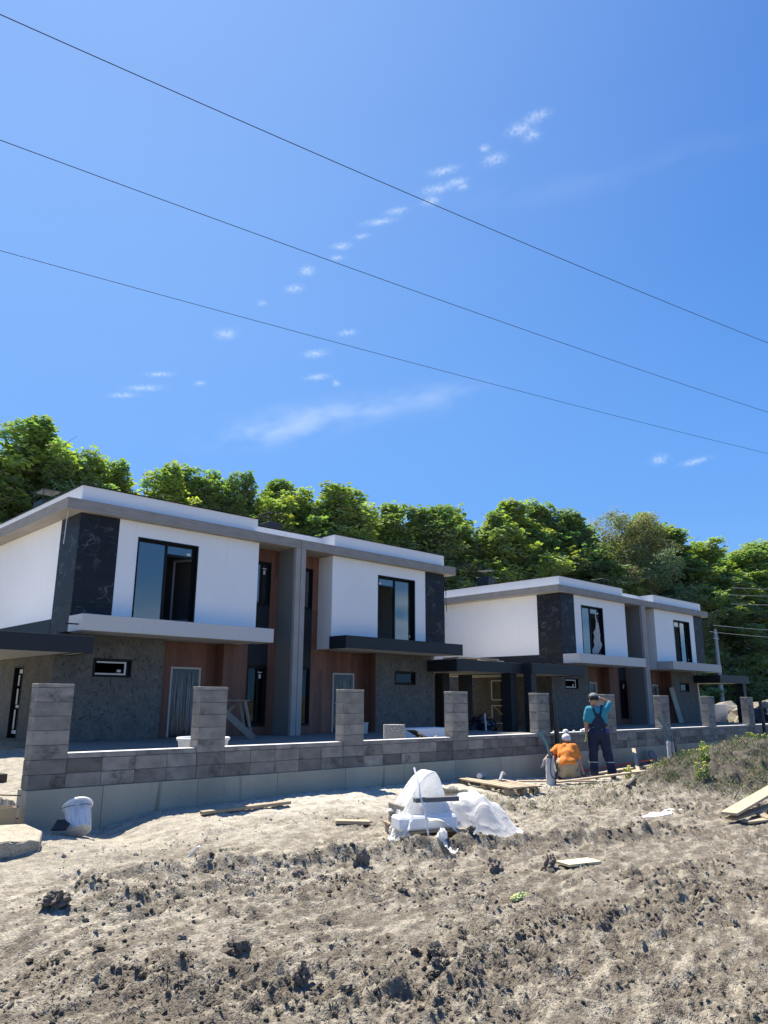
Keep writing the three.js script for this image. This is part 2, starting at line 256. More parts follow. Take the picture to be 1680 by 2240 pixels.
// ------------------------------------------------------------ ground
const FZ = 9.96;                                                     // front plane of the block fence
function moundAt(X, Z) { return 0.70 * sstep(11.3, 17.2, X - 2.4 * Math.max(0, Z - 6.9) + 0.6 * noise(X, Z)) * Math.exp(-(((Z - 6.9 + 0.075 * (X - 17)) / 1.85) ** 2)) * (1 - 0.5 * sstep(26, 34, X)) * (Z < 9.8 ? sstep(9.8, 9.2, Z) : 0); }
function landBase(X, Z) {
  let y = 0.05 + 0.05 * fbm(X * 0.22 + 3, Z * 0.22, 3);
  const nearWall = sstep(6.6, 9.4, Z);
  const wl = mix(0.12, -0.03, Math.exp(-(((X - 4.35) / 0.5) ** 2))) + 0.08 * Math.exp(-(((X - 8.2) / 2.9) ** 2)) - 0.09 * Math.exp(-(((X - 15.2) / 2.2) ** 2)) + 0.03 * sstep(16, 18, X);
  y = mix(y, wl, nearWall);
  const inside = X > 3.55 ? sstep(10.05, 10.4, Z) : sstep(9.6, 13, Z) * 0.9;
  y = mix(y, 0.36, inside * (1 - sstep(60, 90, Z)));
  y += moundAt(X, Z);
  y += 0.12 * sstep(10.6, 11.6, X) * Math.exp(-(((Z - 7.1) / 1.0) ** 2)) * (1 - sstep(14, 16, X)) * 1.0;
  // dug ridge in front of the pallet, hollow at the far left
  const t = (X - 3.0) / 5.8, rz = 6.95 - 1.95 * t + 0.16 * noise(X * 1.7, 3.3);
  if (t > -0.1 && t < 1.25) { const q = sstep(-0.1, 0.15, t) * sstep(1.25, 0.95, t); y += q * (0.11 * Math.exp(-(((Z - rz) / 0.18) ** 2)) - 0.10 * Math.exp(-(((Z - rz - 0.32) / 0.18) ** 2))); }
  y -= 0.24 * Math.exp(-(((X - 1.70) / 0.40) ** 2 + ((Z - 5.45) / 0.45) ** 2));
  y += 0.10 * Math.exp(-(((X - 2.9) / 0.55) ** 2 + ((Z - 6.3) / 0.4) ** 2));
  return y;
}
function rough(X, Z) {                                               // how churned the earth is, 0..1
  const m = fbm(X * 0.55 + 9, Z * 0.75 + 2, 4) + 0.35 * fbm(X * 2.1, Z * 2.1 + 5, 2);
  let k = sstep(-0.42, 0.55, m);
  k *= 1 - 0.75 * sstep(7.4, 8.8, Z) * sstep(18, 12, X);
  k = Math.max(k, sstep(0.03, 0.2, moundAt(X, Z)));
  const t = (X - 3.0) / 5.8; if (t > 0 && t < 1.2) k = Math.max(k, 0.95 * Math.exp(-(((Z - 6.95 + 1.95 * t) / 0.5) ** 2)));
  return clamp(k);
}
function land(X, Z, d) {
  const k = rough(X, Z), A = (0.22 + 0.72 * k + 0.5 * sstep(0.05, 0.25, moundAt(X, Z))) * (1 - sstep(22, 45, d));
  if (A < 0.001) return landBase(X, Z);
  const wx = X + 0.10 * noise(X * 3.1, Z * 3.1), wz = Z + 0.10 * noise(X * 3.1 + 40, Z * 3.1);
  let h = 0.040 * (Math.abs(noise(wx * 2.3, wz * 2.6)) * 2 - 0.5) * A;
  const c1 = cell(wx * 4.2, wz * 4.6); h += A * 0.055 * clamp(0.62 - c1[0]) * sstep(0.45, 1, c1[1]) * 2 * k;
  const c2 = cell(wx * 8.5 + 7, wz * 8.5); h += A * 0.030 * clamp(0.6 - c2[0]) * sstep(0.55, 1, c2[1]) * 2;
  h += A * 0.042 * fbm(wx * 4.2 + wz * 2.0, wz * 8.5 - wx * 1.6, 4);
  const rd = 1 - Math.abs(fbm(wx * 2.6 + 11, wz * 5.2 + wx, 3)) * 2.2; h += A * 0.042 * rd * Math.abs(rd);
  if (d < 16) { h += A * 0.020 * noise(X * 19 + Z * 7, Z * 36 - X * 8) + A * 0.008 * noise(X * 47, Z * 70); const c3 = cell(X * 24, Z * 24 + 3); h += A * 0.010 * clamp(0.6 - c3[0]) * sstep(0.5, 1, c3[1]) * 2; }
  h += 0.020 * noise(X * 1.2 + 0.8 * Z, Z * 7.5) * (1 - 0.6 * k);
  if (Z < 7.5) for (const o of [0, 0.55, 1.9, 2.4]) { const q = X * 0.80 - Z * 0.60 - 2.2 + o + 0.25 * noise(Z * 0.5, X * 0.4 + o), w = q / 0.16; if (w > -3 && w < 3) h += Math.exp(-w * w) * (-0.030 + 0.018 * Math.sin((X * 0.6 + Z * 0.8) * 42 + 3 * q / 0.16)) * sstep(7.5, 6, Z) * 0.9; }
  return landBase(X, Z) + h;
}
function soilColour(X, Z, out) {
  const r = rough(X, Z), n = fbm(X * 0.8 + 30, Z * 1.3, 4), f = fbm(X * 5.1, Z * 7.5 + 8, 3);
  let t = clamp(0.42 - 0.22 * (r - 0.35) + 0.55 * n + 0.75 * f + 0.5 * noise(X * 12 + Z * 6, Z * 26 - X * 7) + 0.4 * noise(X * 37, Z * 58) + 0.55 * noise(X * 2.2 + Z * 1.2, Z * 9 - X * 3));
  t = Math.max(t, sstep(6.4, 8.6, Z + 0.9 * n) * (1 - sstep(13, 19, X)) * (0.74 + 0.5 * f + 0.3 * noise(X * 9, Z * 14)));
  t -= 0.22 * sstep(6.8, 4.2, Z) * (0.9 + n);
  t *= 1 - 0.9 * sstep(0.02, 0.2, moundAt(X, Z)) * (0.75 + 0.5 * f);
  t *= 1 - 0.25 * sstep(6.2, 3.4, Z) * clamp(0.5 + n);
  t = clamp(t);
  out[0] = mix(0.140, 0.45, t); out[1] = mix(0.118, 0.41, t); out[2] = mix(0.090, 0.335, t);
  const du = sstep(7.7, 9.2, Z + 1.3 * n + 0.7 * f) * (1 - sstep(13.5, 18, X)) * (Z < 9.97 ? 1 : 0.3) * (0.25 + 0.5 * sstep(5, 8, X)) * (0.8 + 0.5 * f); out[0] = mix(out[0], 0.66, du); out[1] = mix(out[1], 0.625, du); out[2] = mix(out[2], 0.545, du);
  const mm = 1 - 0.42 * sstep(0.03, 0.22, moundAt(X, Z)) * (Z < 9.9 ? 1 : 0); out[0] *= mm; out[1] *= mm; out[2] *= mm * 0.97;
  const g = sstep(30, 50, Math.hypot(X, Z)); out[0] = mix(out[0], 0.10, g * .5); out[1] = mix(out[1], 0.11, g * .5); out[2] = mix(out[2], 0.06, g * .5);
  return out;
}
{
  const AZ = [], RR = [];
  const a0 = 12, a1 = 78; for (let a = a0 - 360 + (a1 - a0) + 0; a < 0; a += 0) break;
  for (let i = 0; i <= 620; i++) AZ.push(a0 + (a1 - a0) * i / 620);
  for (let i = 1; i < 90; i++) AZ.push(a1 + (360 - (a1 - a0)) * i / 90);
  for (let i = 0; i < 14; i++) RR.push(0.02 + 3.0 * i / 14);
  for (let i = 0; i < 470; i++) RR.push(3.02 * (24 / 3.02) ** (i / 470));
  for (let i = 0; i <= 40; i++) RR.push(24 * (900 / 24) ** (i / 40));
  const na = AZ.length, nr = RR.length, P = new Float32Array(na * nr * 3), C = new Float32Array(na * nr * 3), U = new Float32Array(na * nr * 2), I = new Uint32Array(na * (nr - 1) * 6), c = [0, 0, 0];
  for (let j = 0; j < nr; j++) for (let i = 0; i < na; i++) {
    const a = AZ[i] * Math.PI / 180, r = RR[j], X = r * Math.sin(a), Z = r * Math.cos(a), k = j * na + i;
    const dense = AZ[i] >= a0 && AZ[i] <= a1;
    P[3 * k] = X; P[3 * k + 1] = dense ? land(X, Z, r) : landBase(X, Z); P[3 * k + 2] = -Z; U[2 * k] = X; U[2 * k + 1] = Z;
    soilColour(X, Z, c); C.set(c, 3 * k);
  }
  let q = 0; for (let j = 0; j < nr - 1; j++) for (let i = 0; i < na; i++) { const a = j * na + i, b = j * na + (i + 1) % na, d = a + na, e = b + na; I[q++] = a; I[q++] = b; I[q++] = d; I[q++] = b; I[q++] = e; I[q++] = d; }
  for (let s = 0; s < I.length; s += 3) { const t = I[s + 1]; I[s + 1] = I[s + 2]; I[s + 2] = t; }
  const g = new THREE.BufferGeometry(); g.setAttribute('position', new THREE.BufferAttribute(P, 3)); g.setAttribute('color', new THREE.BufferAttribute(C, 3)); g.setAttribute('uv', new THREE.BufferAttribute(U, 2)); g.setIndex(new THREE.BufferAttribute(I, 1)); g.computeVertexNormals();
  if (g.attributes.normal.getY(na * 20) < 0) { for (let s = 0; s < I.length; s += 3) { const t = I[s + 1]; I[s + 1] = I[s + 2]; I[s + 2] = t; } g.computeVertexNormals(); }
  const m = new THREE.Mesh(g, M.soil); m.name = 'ground'; m.userData.kind = 'structure'; m.receiveShadow = m.castShadow = true; scene.add(m);
}
const gy = (X, Z) => land(X, Z, Math.hypot(X, Z));

// ------------------------------------------------------------ the two semi-detached houses
function sub(name, list, mat, parent) { return part(name, list, mat, parent); }
function buildHouse() {
  const T = thing('semi_detached_house', [15.57, 0.5, 20.5]);
  const R = rng(31);
  for (const side of [0, 1]) {
    const f = x => side ? 31.14 - x : x, B = (x0, x1, ...r) => bx(f(x0), f(x1), ...r);
    const P = (n, g, m, p = T) => part(n, g, m, p);
    // wall with a window hole, in pieces that butt
    const holed = (x0, x1, y0, y1, h, Z0, Z1) => [B(x0, h[0], y0, y1, Z0, Z1), B(h[1], x1, y0, y1, Z0, Z1), B(h[0], h[1], h[3], y1, Z0, Z1)].concat(h[2] > y0 ? [B(h[0], h[1], y0, h[2], Z0, Z1)] : []);
    // roof slab with concrete look, parapets, deck
    P('roof_slab', [B(7.53, 15.562, 6.68, 7.0, 20.5, 33.2, 0.008)], M.fascia);
    P('roof_deck', [B(7.60, 15.562, 7.0, 7.006, 20.56, 33.1)], M.deck);
    P('parapet', [B(8.0, 13.9, 7.007, 7.47, 20.74, 20.98), B(8.0, 8.24, 7.007, 7.47, 20.98, 32.4), B(13.66, 13.9, 7.007, 7.47, 20.98, 21.5), B(8.0, 15.562, 7.007, 7.47, 32.4, 32.64)], M.plaster);
    P('low_parapet', [B(13.66, 15.562, 7.007, 7.44, 21.5, 21.74)], M.plaster);
    P('parapet_cap', [B(7.97, 13.93, 7.472, 7.50, 20.71, 21.0), B(7.97, 8.27, 7.472, 7.50, 21.0, 32.67), B(13.65, 13.93, 7.472, 7.50, 21.0, 21.49), B(13.65, 15.562, 7.442, 7.47, 21.492, 21.77)], M.frame);
    P('chimney', [B(8.5, 9.1, 7.01, 8.05, 25.4, 26.2, 0.01)], M.anth); P('chimney_guard', [...[8.53, 9.07].flatMap(x => [25.43, 26.17].map(z => B(x - .012, x + .012, 8.05, 8.40, z - .012, z + .012))), B(8.5, 9.1, 8.40, 8.42, 25.4, 26.2)], M.anth);
    // upper storey
    P('upper_wall', [...holed(9.16, 13.98, 3.38, 6.678, [9.75, 11.75, 3.80, 6.24], 20.72, 21.0), B(13.68, 13.98, 3.38, 6.678, 21.0, 21.9), B(8.01, 8.31, 3.80, 6.678, 22.07, 32.7)], M.plaster);
    P('floor_slab', [B(8.32, 13.67, 3.385, 3.66, 21.0, 32.3)], M.soffit);
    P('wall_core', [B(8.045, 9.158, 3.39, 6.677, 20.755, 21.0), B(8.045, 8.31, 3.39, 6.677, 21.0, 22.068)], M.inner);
    for (const [y0, y1] of [[3.38, 4.148], [4.153, 6.677]]) { P('marble_panel', [B(8.012, 9.158, y0, y1, 20.722, 20.752, 0.003, side * 1.7, y0 * 0.6)], M.marble); P('marble_panel', [B(8.012, 8.042, y0, y1, 20.757, 22.066, 0.003, 0.9, side)], M.marble); }
    P('dark_band', [B(8.004, 8.31, 3.38, 3.798, 22.07, 32.7)], M.anthPanel);
    // balcony slab
    P('balcony', [B(7.98, 14.07, 3.36, 3.79, 19.81, 20.718, 0.008)], M.whiteSlab);
    // ground floor
    P('rendered_wall', [...holed(7.95, 11.2, 0.5, 3.378, [9.05, 10.2, 2.22, 2.74], 21.38, 21.68), ...[[21.68, 23.6], [24.4, 32.7]].map(z => B(7.95, 8.25, 0.5, 3.378, z[0], z[1])), B(7.95, 8.25, 2.55, 3.378, 23.6, 24.4)], M.render);
    P('back_wall', [B(8.31, 15.3, 0.5, 6.67, 32.35, 32.68)], M.plaster);
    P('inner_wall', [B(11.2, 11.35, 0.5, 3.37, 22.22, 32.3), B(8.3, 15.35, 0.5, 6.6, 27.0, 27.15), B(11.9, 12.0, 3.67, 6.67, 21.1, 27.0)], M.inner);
    P('backing_wall', [B(11.06, 11.2, 0.5, 3.376, 21.68, 22.2), B(11.22, 11.83, 0.5, 3.376, 22.0, 22.2), B(12.77, 13.36, 0.5, 3.376, 22.0, 22.2), B(11.83, 12.77, 2.55, 3.376, 22.0, 22.2), B(13.36, 14.25, 0.5, 3.376, 21.52, 21.9), B(13.99, 14.25, 3.376, 6.677, 21.52, 21.9), B(14.25, 15.05, 6.24, 6.677, 21.52, 21.8), B(14.25, 15.05, 0.5, 0.77, 21.52, 21.8), B(15.05, 15.38, 0.5, 6.677, 21.52, 21.8)], M.backing);
    // wood boards, each one a piece
    const boards = (x0, x1, y0, y1, Z, w = 0.19) => { const n = Math.max(1, Math.round((x1 - x0) / w)), s = (x1 - x0) / n; for (let i = 0; i < n; i++) { let y = y0; const cut = y1 - y0 > 1.2 ? [y0 + (y1 - y0) * (0.25 + 0.5 * R())] : []; if (y1 - y0 > 4) cut.push(y0 + (y1 - y0) * 0.85); for (const e of [...cut, y1]) { P('wood_board', [B(x0 + i * s + 0.0012, x0 + (i + 1) * s - 0.0012, y + 0.0012, e - 0.0012, Z - 0.001 * R(), Z + 0.019, 0.001, R() * 9, R() * 9)], M.wood[Math.floor(R() * 5)]); y = e; } } };
    const sideBoards = (x, x1, Z0, Z1, y0, y1) => { const n = Math.round((Z1 - Z0) / 0.19), s = (Z1 - Z0) / n; for (let i = 0; i < n; i++) P('wood_board', [B(x, x1, y0, y1, Z0 + i * s + .001, Z0 + (i + 1) * s - .001, 0.001, R() * 9, R() * 9)], M.wood[Math.floor(R() * 5)]); };
    boards(11.22, 11.77, 0.5, 3.376, 21.98); boards(12.83, 13.34, 0.5, 3.376, 21.98); boards(11.77, 12.83, 2.61, 3.376, 21.98, 0.18);
    boards(13.342, 14.25, 0.5, 3.376, 21.5); boards(13.99, 14.25, 3.378, 6.676, 21.5); boards(15.05, 15.357, 0.5, 6.676, 21.5, 0.16); boards(14.25, 15.05, 6.24, 6.676, 21.5); boards(14.25, 15.05, 0.5, 0.77, 21.5);
    sideBoards(13.34, 13.36, 21.521, 21.979, 0.5, 3.376); sideBoards(11.2, 11.22, 21.40, 21.979, 0.5, 3.376);
    // party fin
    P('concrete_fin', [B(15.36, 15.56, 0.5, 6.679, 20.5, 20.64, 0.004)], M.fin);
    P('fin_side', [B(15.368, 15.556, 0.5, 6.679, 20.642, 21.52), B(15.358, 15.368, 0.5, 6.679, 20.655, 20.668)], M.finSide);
    P('party_wall', [B(15.40, 15.568, 0.5, 6.679, 21.52, 32.3)], M.inner);
    P('spandrel_panel', [B(14.252, 15.048, 2.74, 4.15, 21.515, 21.545, 0.003)], M.anthPanel);
    P('spandrel_panel', [B(14.252, 15.048, 4.156, 4.735, 21.515, 21.545, 0.003)], M.anthPanel);
    // windows: dark reveal, frame bars, panes
    const win = (h, Zf, Zw, mull, tr, open) => {
      const [x0, x1, y0, y1] = h, e = 0.045, w = new THREE.Group(); w.name = 'window'; T.add(w);
      P('reveal', [B(x0 + .002, x0 + e, y0 + .002, y1 - .002, Zf - 0.012, Zw), B(x1 - e, x1 - .002, y0 + .002, y1 - .002, Zf - 0.012, Zw), B(x0 + e, x1 - e, y1 - e, y1 - .002, Zf - 0.012, Zw), B(x0 + e, x1 - e, y0 + .002, y0 + e, Zf - 0.012, Zw)], M.frame, w);
      const a0 = x0 + e, a1 = x1 - e, b0 = y0 + e, b1 = y1 - e, t = 0.055, bars = [B(a0, a0 + t, b0, b1, Zw - .07, Zw - .002), B(a1 - t, a1, b0, b1, Zw - .07, Zw - .002), B(a0 + t, a1 - t, b1 - t, b1, Zw - .07, Zw - .002), B(a0 + t, a1 - t, b0, b0 + t, Zw - .07, Zw - .002)];
      const panes = [];
      if (mull) { bars.push(B(mull - .035, mull + .035, b0 + t, b1 - t, Zw - .07, Zw - .002)); panes.push([a0 + t, mull - .035, b0 + t, b1 - t]); if (tr) { bars.push(B(mull + .035, a1 - t, tr - .035, tr + .035, Zw - .07, Zw - .002)); panes.push([mull + .035, a1 - t, tr + .035, b1 - t]); if (!open) panes.push([mull + .035, a1 - t, b0 + t, tr - .035]); } else panes.push([mull + .035, a1 - t, b0 + t, b1 - t]); } else panes.push([a0 + t, a1 - t, b0 + t, b1 - t]);
      P('frame', bars, M.frame, w);
      for (const p of (Zw > 21.5 && Zw < 21.55 && !side ? [] : panes)) P('pane', [B(p[0], p[1], p[2], p[3], Zw - .04, Zw - .036)], Zf > 21 && y0 < 4 ? M.glassLow : M.glass, w);
      return w;
    };
    const up = win([9.75, 11.75, 3.80, 6.24], 20.72, 20.92, 10.75, 5.86, true);
    P('open_sash', [beam([f(11.62), 5.80, 20.9], [f(11.35), 5.80, 21.45], 0.05, 0.06), beam([f(11.62), 3.95, 20.9], [f(11.35), 3.95, 21.45], 0.05, 0.06), beam([f(11.35), 3.92, 21.45], [f(11.35), 5.83, 21.45], 0.06, 0.05)], std({ color: rgb(0.12, 0.12, 0.12), roughness: 0.4 }), up);
    P('sticker', [B(11.44, 11.56, 5.92, 6.0, 20.868, 20.872)], M.whitePvc, up); P('sticker', [B(9.88, 9.94, 4.0, 4.1, 20.868, 20.872)], M.whitePvc, up);
    const hop = win([9.05, 10.2, 2.22, 2.74], 21.38, 21.52, 0, 0, true);
    if (!side) { P('film_strip', [B(9.17, 10.06, 2.615, 2.66, 21.44, 21.446)], M.whitePvc, hop); P('film_strip', [B(9.15, 10.06, 2.29, 2.335, 21.44, 21.446)], M.whitePvc, hop); P('film_strip', [B(10.0, 10.06, 2.335, 2.615, 21.44, 21.446)], M.whitePvc, hop); P('sticker', [B(9.80, 9.92, 2.37, 2.44, 21.472, 21.476)], M.whitePvc, hop); }
    for (const [y0, y1] of [[0.78, 2.735], [4.74, 6.235]]) { const w = win([14.25, 15.05, y0, y1], 21.5, 21.62, 14.72, 0, false); P('sticker', [B(14.78, 14.86, y1 - 0.42, y1 - 0.28, 21.576, 21.580)], M.whitePvc, w); P('label_strip', [B(14.72, 14.88, y1 - 0.24, y1 - 0.21, 21.545, 21.549)], M.whitePvc, w); }
    { // slim side window
      const w = new THREE.Group(); w.name = 'window'; T.add(w);
      P('reveal', [B(7.94, 8.2, 0.505, 2.548, 23.602, 23.65), B(7.94, 8.2, 0.505, 2.548, 24.35, 24.398), B(7.94, 8.2, 2.50, 2.548, 23.65, 24.35)], M.frame, w);
      P('pane', [B(8.1, 8.104, 0.52, 2.5, 23.65, 24.35)], M.glass, w);
      P('film_strip', [B(8.04, 8.05, 2.34, 2.46, 23.66, 24.2), B(8.04, 8.05, 0.62, 0.72, 23.8, 24.3), B(8.04, 8.05, 1.35, 1.43, 23.7, 24.2), B(8.04, 8.05, 1.45, 1.9, 24.12, 24.24), B(8.04, 8.05, 1.98, 2.3, 24.12, 24.24), B(8.04, 8.05, 0.75, 1.3, 24.15, 24.28)], M.whitePvc, w);
    }
    // door wrapped in film
    const d = new THREE.Group(); d.name = 'door'; T.add(d);
    P('frame', [B(11.772, 11.832, 0.5, 2.608, 21.965, 22.06), B(12.768, 12.828, 0.5, 2.608, 21.965, 22.06), B(11.832, 12.768, 2.55, 2.608, 21.965, 22.06)], M.soffit, d);
    P('leaf', [B(11.834, 12.766, 0.505, 2.548, 22.03, 22.09)], M.anthPanel, d);
    const g = new THREE.PlaneGeometry(0.93, 2.03, 60, 24), pp = g.attributes.position;
    for (let i = 0; i < pp.count; i++) { const x = pp.getX(i), y = pp.getY(i); pp.setZ(i, 0.035 * Math.abs(noise(x * 17 + side * 9 + 0.6 * noise(x * 3, y * 1.5), y * 0.9)) + 0.022 * noise(x * 34 + y * 2, y * 2) + 0.01 * (1 - y)); }
    g.translate(f(12.3), 1.53, -22.0); P('plastic_wrap', [g], M.film, d);
    const rib = []; for (let q = 0; q < 30; q++) { const x0 = 11.87 + 0.86 * R(), top = 2.5 - 0.5 * R() ** 3, bot = 0.55 + 0.9 * R() ** 2, w = 0.004 + 0.012 * R() ** 2, pl = new THREE.PlaneGeometry(w, top - bot, 1, 14), pa = pl.attributes.position, dx = 0.12 * (R() - .5), s0 = R() * 9; for (let i = 0; i < pa.count; i++) { const y = pa.getY(i), t = y / (top - bot) + .5; pa.setX(i, pa.getX(i) * (0.3 + Math.sin(Math.PI * t)) + dx * (1 - t) + 0.02 * noise(y * 2, s0)); } pl.computeVertexNormals(); pl.translate(f(x0), (top + bot) / 2, -21.955 + 0.01 * R()); rib.push(pl); }
    P('film_folds', rib, M.fold, d);
    P('handle', [B(12.60, 12.72, 1.50, 1.53, 21.94, 21.96), B(12.68, 12.71, 1.50, 1.53, 21.96, 22.03)], M.whitePvc, d);
  }
  return T;
}
const house = buildHouse();
const house2 = house.clone(); house2.name = numbered('semi_detached_house'); house2.position.x += 22.78; house2.position.z += 0.5; scene.add(house2);
tag(house, 'nearer white and dark two-storey duplex with black marble corner and one dark balcony', 'house', 'twin new houses');
tag(house2, 'farther white duplex on the right with two pale balconies', 'house', 'twin new houses');
house.children.filter(c => c.name === 'balcony')[1].material = M.anth; house.children.filter(c => c.name === 'balcony')[1].userData.label = 'dark grey balcony slab';
{ const b = house.children.filter(c => c.name === 'balcony')[1]; const u = part('balcony_soffit', [bx(17.15, 23.08, 3.354, 3.3585, 19.85, 20.7)], M.cream, house); u.castShadow = true; }
house2.children.filter(c => c.name === 'balcony')[1].material = M.greySlab;
{ // torn film hanging in the open window of the farther house
  const g = new THREE.PlaneGeometry(0.8, 2.0, 24, 40), p = g.attributes.position;
  for (let i = 0; i < p.count; i++) { const y = p.getY(i), t = (1 - y) / 2, x = p.getX(i) * (0.25 + 0.9 * t * (1 - 0.5 * t)) + 0.15 * Math.sin(t * 4); p.setXYZ(i, x + 0.05 * noise(y * 4, 2), y + 0.06 * noise(x * 6, y * 2), 0.09 * noise(x * 7, y * 2.2) + 0.07 * Math.sin(x * 14 + y * 3)); }
  g.translate(33.98, 4.95, -20.33); part('torn_film', [g], M.sheet, house2);
}
// roof gear
{
  const w = (n, pts, label) => { const o = part(n, [tube(pts, 0.012, 16, 5)], M.cable, house); o.userData.label = label; };
  for (const [H, X, Z] of [[house, 15.95, 23.0], [house2, 38.73, 22.5]]) { part('chimney', [bx(X, X + .52, 7.01, 8.14, Z, Z + .8, .008), ...[0, 1, 2, 3, 4].map(i => bx(X - .012, X - .001, 7.02, 8.12, Z + .05 + i * .16, Z + .10 + i * .16))], M.anth, H); part('chimney_guard', [...[0.03, .49].flatMap(x => [.03, .77].map(z => bx(X + x - .012, X + x + .012, 8.14, 8.5, Z + z - .012, Z + z + .012))), beam([X, 8.5, Z], [X + .52, 8.5, Z], .03, .02), beam([X, 8.5, Z + .8], [X + .52, 8.5, Z + .8], .03, .02), beam([X, 8.5, Z], [X, 8.5, Z + .8], .03, .02), beam([X - 1.1, 8.05, Z + .4], [X, 8.3, Z + .4], .02, .02)], M.anth, H); }
  w('loose_wire', [[23.3, 6.68, 20.8], [23.32, 6.2, 20.8], [23.33, 5.7, 20.82], [23.36, 5.2, 20.8]], 'wire dangling below the roof corner');
  const c2 = part('loose_wire', [tube([[7.72 , 6.68, 20.9], [7.71, 6.3, 20.92], [7.7, 6.0, 20.9], [7.68, 5.75, 20.88]], 0.012, 16, 5)], M.whitePvc, house); c2.userData.label = 'pale wire hanging over the marble corner';
  part('rail_end', [bx(7.62, 8.0, 3.50, 3.535, 20.0, 20.035)], M.anth, house);
}
// ------------------------------------------------------------ paving in front of the houses
{
  const m = new THREE.Mesh(mergeGeometries([bx(7.35, 24.2, 0.1, 0.497, 16.2, 32.2), bx(30.1, 47.2, 0.1, 0.497, 15.6, 31.6)]), M.paving); m.name = 'paving'; m.userData.kind = 'structure'; m.receiveShadow = m.castShadow = true; scene.add(m);
}
// ------------------------------------------------------------ carports
function carport(x0, x1, Z0, Z1, notch, posts, label) {
  const t = thing('carport', [(x0 + x1) / 2, 0.36, Z0], label, 'carport', 'dark carports beside the houses');
  const y0 = 2.77, y1 = 3.20, w = 0.06, rects = notch ? notch : [[x0, x1, Z0, Z1]];
  part('roof', rects.map(r => bx(r[0] + w, r[1] - w * (r[4] ? 0 : 1), y0 + .02, y1 - .06, r[2] + w, r[3])), M.cream, t);
  const fas = [bx(x0, x1, y0, y1, Z0, Z0 + w)];
  for (const r of rects) { fas.push(bx(r[0], r[0] + w, y0, y1, (r[2] === Z0 ? Z0 + w : r[2]), r[3])); if (!r[4]) fas.push(bx(r[1] - w, r[1], y0, y1, (r[2] === Z0 ? Z0 + w : r[2]), r[3])); }
  part('fascia', fas, M.anth, t);
  part('edge_trim', [bx(x0 - .004, x1 + .004, y1 + .001, y1 + .012, Z0 - .004, Z0 + w)], M.greyStone, t);
  for (const p of posts) part('post', [bx(p[0], p[1], 0.2, p[4] ?? y0 + .018, p[2], p[3], 0.004)], M.anth, t);
  return t;
}
carport(4.25, 8.36, 19.83, 26, [[4.25, 7.93, 19.83, 26, 1], [7.93, 8.36, 19.83, 21.36]], [[4.35, 4.75, 19.95, 20.4]], 'carport roof cut by the left edge of the picture');
carport(22.75, 26.95, 19.78, 26, [[22.75, 23.22, 19.78, 21.36, 1], [23.22, 26.95, 19.78, 26]], [[26.36, 26.78, 19.95, 20.45], [24.69, 25.14, 22.3, 22.75]], 'carport with two dark posts at the right side of the nearer house');
carport(27.03, 31.14, 19.33, 25.5, [[27.03, 30.71, 19.33, 25.5, 1], [30.71, 31.14, 19.33, 20.86]], [[27.034, 27.40, 19.392, 19.78], [27.05, 27.5, 23.0, 23.45]], 'carport at the left side of the farther house');
carport(45.53, 49.73, 19.28, 25.5, [[45.53, 46.0, 19.28, 20.86, 1], [46.0, 49.73, 19.28, 25.5]], [[49.15, 49.56, 19.45, 19.95]], 'carport open to the dark trees at the right end of the farther house');
tag(part('roof_batten', [beam([22.9, 3.26, 20.6], [23.0, 3.28, 19.95], 0.1, 0.06), beam([23.0, 3.3, 19.98], [25.6, 3.3, 19.98], 0.09, 0.05), beam([24.4, 3.27, 20.05], [26.0, 3.24, 20.05], 0.12, 0.05)], M.timber[1], thing('batten_pile', [24, 3.2, 20], 'loose pale battens lying on top of the carport of the nearer house', 'battens')), undefined, undefined).userData = {};

